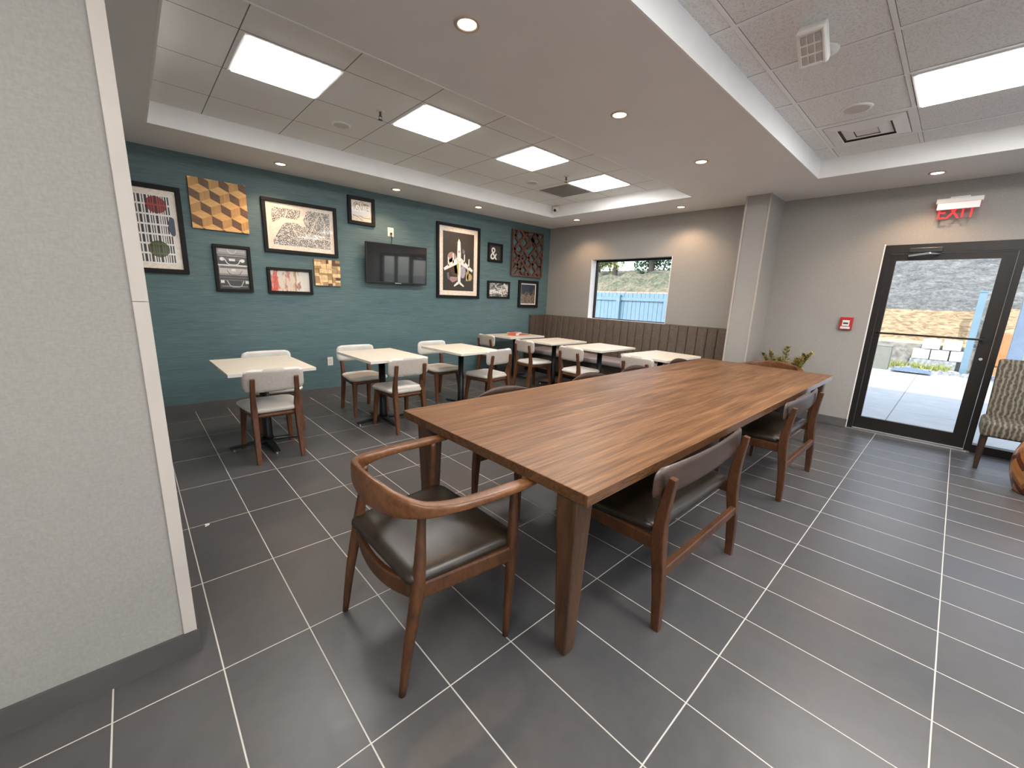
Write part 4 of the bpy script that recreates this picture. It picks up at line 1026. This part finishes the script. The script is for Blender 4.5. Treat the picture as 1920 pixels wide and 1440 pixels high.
# striped chair and barrel stool at the right
t = thing('striped_side_chair', 'armless chair in zigzag striped fabric beside the sidelight window', 'chair', (6.08, -.61, 0), 0)
for x, y in ((-.36, .25), (-.36, -.25), (.0, .235), (.0, -.235)):
    bm = bmesh.new(); sweep(bm, [(x + (.02 if x < -.1 else .03), y, 0), (x, y, .34)], [(.015, .015), (.024, .024)], (0, 1, 0), 12, 6); link('leg', bm, 'walnutd', t)
bm = bmesh.new(); box(bm, (-.42, -.285, .33), (.03, .285, .475), 0, .03, 4); link('seat', bm, 'stripe', t, True)
bm = bmesh.new(); box(bm, (-.035, -.27, .43), (.04, .27, 1.02), 0, .025, 4)
for v in bm.verts: v.co.x += (v.co.z - .43) * .10; v.co.y *= 1 - (1.02 - v.co.z) * .08
link('backrest', bm, 'stripe', t, True)
t = thing('barrel_stool', 'barrel shaped stool with chevron wood marquetry at the right edge', 'stool', (5.30, -.72, 0))
bm = bmesh.new(); pr = [(.150, 0), (.158, .01)] + [(.158 + .052 * math.sin(PI * k / 14), .01 + .46 * k / 14) for k in range(1, 14)] + [(.158, .47), (.150, .485)]
lathe(bm, pr, 40); link('body', bm, 'chev', t, True)
bm = bmesh.new(); lathe(bm, [(.146, .485), (.140, .492)], 40); link('top_rim', bm, 'oakd', t, True)

# small debris bits lying on floor
bm = bmesh.new(); sweep(bm, [(0, 0, .004), (.014, .004, .006), (.02, .014, .005), (.01, .02, .006), (0, .016, .008)], (.005, .004), (0, 0, 1), 6)
o = tag(link('paper_scrap', bm, 'pages'), 'tiny crumpled white scrap on the floor tile right of the near wall', 'scrap'); o.location = (.178, 2.855, 0)

# ------------------------------------------------------------------ outside
struct('ground_patio', B((6.56, -60, -.12), (14.45, 12, -.01)), 'patio', 'concrete patio outside')
struct('ground_side', B((-40, -60, -.12), (6.56, -3.6, -.01)), 'patio')
struct('ground_beyond', B((14.45, -60, -.20), (60, 40, -.02)), 'dirt', 'dirt ground beyond the patio')
# plywood barrier
t = thing('plywood_barrier', 'pale plywood sheet barrier seen through the glass door', 'barrier', (15.1, 1.6, 0))
link('plywood_sheet', B((0, -1.88, .70), (.03, 3.2, 1.49)), 'ply', t)
link('lower_rail', B((-.04, -1.88, .62), (.03, 3.2, .70)), 'blkl', t)
for yy in (-1.75, .9, 3.0): link('post', B((.03, yy - .05, -.02), (.12, yy + .05, 1.45)), 'blkm', t)
t = thing('orange_board', 'orange board barrier seen through the sidelight beside the door', 'barrier', (14.9, -.78, 0))
link('board', B((0, -.32, .25), (.04, .30, 1.00)), 'orange', t); link('upper_sheet', B((.01, -.32, 1.0), (.04, .30, 1.58)), 'ply', t); link('stake', B((.04, -.05, -.02), (.10, .05, 1.5)), 'blkm', t)
t = thing('blue_post', 'pale blue square post seen through the right part of the glass door', 'post', (14.4, -.262, 0))
link('shaft', B((-.06, -.09, -.02), (.06, .03, 1.93)), 'blue', t); link('cap', B((-.075, -.105, 1.93), (.075, .045, 1.96)), 'blue', t)
t = thing('steel_column', 'blue gray steel column outside the sidelight window', 'column', (13.2, -.92, 0))
link('shaft', B((-.08, -.10, -.02), (.08, .10, 2.6)), 'blued', t); link('base_plate', B((-.13, -.14, -.01), (.13, .14, .03)), 'blued', t)
# rock face
def terrain(name, xs, zf, y0, y1, ny, mat, label, amp, kind='structure', seed=1):
    rs = random.Random(seed); bm = bmesh.new(); g = []
    for i, x in enumerate(xs):
        g.append([bm.verts.new((x + rs.uniform(-amp, amp) * .5, y0 + (y1 - y0) * j / ny, zf(x, y0 + (y1 - y0) * j / ny) + rs.uniform(-amp, amp))) for j in range(ny + 1)])
    for i in range(len(xs) - 1):
        for j in range(ny): bm.faces.new((g[i][j], g[i + 1][j], g[i + 1][j + 1], g[i][j + 1]))
    o = link(name, bm, mat, None, True); o['kind'] = kind; o['label'] = label; return o
terrain('rock_slope', [15.3 + .35 * k for k in range(40)], lambda x, y: -.02 + (x - 15.3) * 1.3 if x < 16.6 else 1.67 + (x - 16.6) * .52, -9, 3.6, 46, 'rock', 'gray rocky slope beyond the plywood barrier', .10, seed=2)
terrain('hill_slope', [12.2 + .4 * k for k in range(60)], lambda x, y: -.03 + (x - 12.2) * .548 if x < 17 else 2.60 + (x - 17) * .085, 3.7, 24, 46, 'hill', 'brush covered hillside seen through the window', .14, seed=3)
struct('ground_bank', B((15.0, -2.2, -.1), (15.08, 3.4, .62)), 'dirt', 'earth bank under the plywood barrier')
# rubble, blocks, box
rs = random.Random(9); bm = bmesh.new()
for k in range(260):
    x = rs.uniform(13.95, 14.32); y = rs.choice((rs.uniform(-2.4, .90), rs.uniform(-2.4, .90), rs.uniform(1.36, 2.6))); s = rs.uniform(.02, .075)
    v0 = len(bm.verts); vs = box(bm, (-s, -s * rs.uniform(.5, 1.6), -s * .5), (s, s, s * rs.uniform(.2, .7)))
    xform(bm, vs, Matrix.Translation((x, y, .01 + (x - 14) * .08)) @ Matrix.Rotation(rs.uniform(0, 3), 4, 'Z') @ Matrix.Rotation(rs.uniform(-.4, .4), 4, 'X'))
tag(link('rubble', bm, 'rub'), 'strewn gray rubble along the far edge of the patio', 'rubble', kind='stuff')
bm = bmesh.new()
for k in range(700):
    x = rs.uniform(14.40, 14.50); y = rs.uniform(-.1, 1.9); a = rs.uniform(0, 6.3); hh = rs.uniform(.06, .22)
    c = Vector((x, y, .02)); s = Vector((math.cos(a), math.sin(a), 0)) * .014
    bm.faces.new([bm.verts.new(p) for p in (c - s, c + s, c + s * .2 + Vector((rs.uniform(-.06, .06), rs.uniform(-.06, .06), hh)))])
tag(link('weeds', bm, 'grassm'), 'yellow green weeds among the rubble outside', 'grass', kind='stuff')
gb = 'white blocks stacked outside'
lbs = ['white block outside the door, lower left of the stack', 'white block outside the door, lower middle of the stack', 'white block outside the door, lower right of the stack', 'white block outside the door, upper left of the stack', 'white block outside the door, upper right of the stack']
b0 = None
for (y, z), lb in zip(((.49, .0), (.155, .0), (-.18, .0), (.34, .26), (-.02, .26)), lbs):
    if b0 is None:
        b0 = link('white_block', B((-.16, -.155, 0), (.16, .155, .24), .012), 'foam'); o = b0
    else:
        o = b0.copy(); COL.objects.link(o)
    o.location = (14.75, y, .30 + z - .02); o.rotation_euler = (0, 0, rs.uniform(-.03, .03)); tag(o, lb, 'block', gb)
tag(link('timber_pallet', B((14.58, -.16, -.02), (14.92, .66, .27)), 'rub'), 'low gray pallet under the white blocks outside', 'pallet')
t = thing('utility_box', 'gray square utility box at the left of the rubble outside', 'box', (13.9, 1.13, 0))
link('cabinet', B((-.14, -.15, -.01), (.14, .15, .57), .01), plain('weathered_gray', (.20, .20, .17), .7), t); link('lid', B((-.15, -.16, .57), (.15, .16, .60)), plain('weathered_lid', (.26, .26, .22), .7), t)
t = thing('dropped_tarp', 'crumpled blue gray tarp lying on the rubble outside', 'tarp', (13.62, .55, 0))
bm = bmesh.new(); g = [[bm.verts.new((-.2 + .05 * i, -.35 + .07 * j, .01 + .10 * math.exp(-((i - 4) ** 2) / 8) * math.exp(-((j - 5) ** 2) / 18) + rs.uniform(0, .03))) for j in range(11)] for i in range(9)]
for i in range(8):
    for j in range(10): bm.faces.new((g[i][j], g[i + 1][j], g[i + 1][j + 1], g[i][j + 1]))
link('sheet', bm, 'blued', t)
# fence seen through window
t = thing('picket_fence', 'pale blue vertical board fence seen through the window', 'fence', (11, 0, 0))
yy = 3.9; n_ = 0
rails = bmesh.new(); box(rails, (-.06, 3.9, 1.44), (-.02, 10.5, 1.53)); box(rails, (-.06, 3.9, .35), (-.02, 10.5, .44)); link('rail', rails, 'blue', t)
bm = bmesh.new()
while yy < 10.4:
    box(bm, (-.02 + .004 * (n_ % 2), yy, -.02), (.0 + .004 * (n_ % 2), yy + .128, 1.66)); yy += .138; n_ += 1
link('board_panel', bm, 'blue', t)
for y in (5.55, 7.08, 8.6, 10.1): link('post', B((-.13, y - .06, -.02), (-.03, y + .06, 1.60), .008), 'blue', t)
bm = bmesh.new(); y = 3.9
while y < 10.4: box(bm, (.3, y, 1.56), (.5, y + .19, 1.71)); y += .2
o = link('coping_wall', bm, 'brick'); box_ = bmesh.new(); box(box_, (.31, 3.9, -.02), (.49, 10.5, 1.56)); link('wall_body', box_, 'brick', o); o.location = (11, 0, 0); tag(o, 'pinkish masonry wall top just behind the blue fence', 'wall')
# trees
def tree(label, x, y, z, hh, r, leaf, seed, n=1100):
    rs = random.Random(seed); t = thing('hillside_tree', label, 'tree', (x, y, z), 0, 'trees on the hillside')
    bm = bmesh.new(); P = spline([(0, 0, -.1), (.05, .05, hh * .35), (-.05, .1, hh * .7), (0, 0, hh)], 4); sweep(bm, P, lerp_sizes([(.13, .13), (.10, .10), (.06, .06), (.02, .02)], 4), (1, 0, 0), 8)
    for k in range(7):
        a = rs.uniform(0, 6.3); z0 = hh * rs.uniform(.3, .7); sweep(bm, [(0, 0, z0), (math.cos(a) * r * .7, math.sin(a) * r * .7, z0 + hh * .25)], [(.04, .04), (.012, .012)], (1, 0, .1), 6)
    link('trunk', bm, 'bark', t); bm = bmesh.new()
    cl = [(Vector((rs.uniform(-1, 1) * r * .6, rs.uniform(-1, 1) * r * .6, hh * rs.uniform(.16, 1.0))), r * rs.uniform(.35, .6)) for _ in range(14)]
    for k in range(n):
        c, rr = rs.choice(cl); d = Vector((rs.gauss(0, 1), rs.gauss(0, 1), rs.gauss(0, 1))).normalized(); p = c + d * rr * rs.uniform(.6, 1)
        a = Vector((rs.uniform(-1, 1), rs.uniform(-1, 1), rs.uniform(-1, 1))).normalized(); b = a.cross(d).normalized(); s = rs.uniform(.05, .13)
        bm.faces.new([bm.verts.new(q) for q in (p - a * s, p + b * s * .6, p + a * s, p - b * s * .6)])
    link('foliage', bm, leaf, t); return t
tree('bright yellow green tree at the left on the hillside outside the window', 19.2, 13.9, 2.75, 3.0, 1.1, 'leafA', 1, 1500)
tree('dark trunked thin tree left of centre on the hillside outside the window', 17.5, 11.7, 2.55, 3.2, .8, 'leafA', 2, 350)
tree('deep green bushy tree in the middle of the hillside outside the window', 18.2, 10.2, 2.66, 2.0, 1.0, 'leafB', 3, 1500)
tree('orange leafed tree at the right on the hillside outside the window', 18.6, 8.3, 2.7, 2.2, .85, 'leafC', 4, 1400)
tree('tall pale green tree farthest left behind the others on the hillside', 27, 19.5, 3.4, 4.4, 2.1, 'leafA', 5, 3000)
tree('tall dark green tree behind the bushy green one on the hillside', 27, 15.0, 3.4, 4.2, 2.1, 'leafB', 6, 3000)
tree('tall yellow green tree at the back right of the hillside', 27, 10.8, 3.4, 4.0, 2.0, 'leafA', 7, 3000)
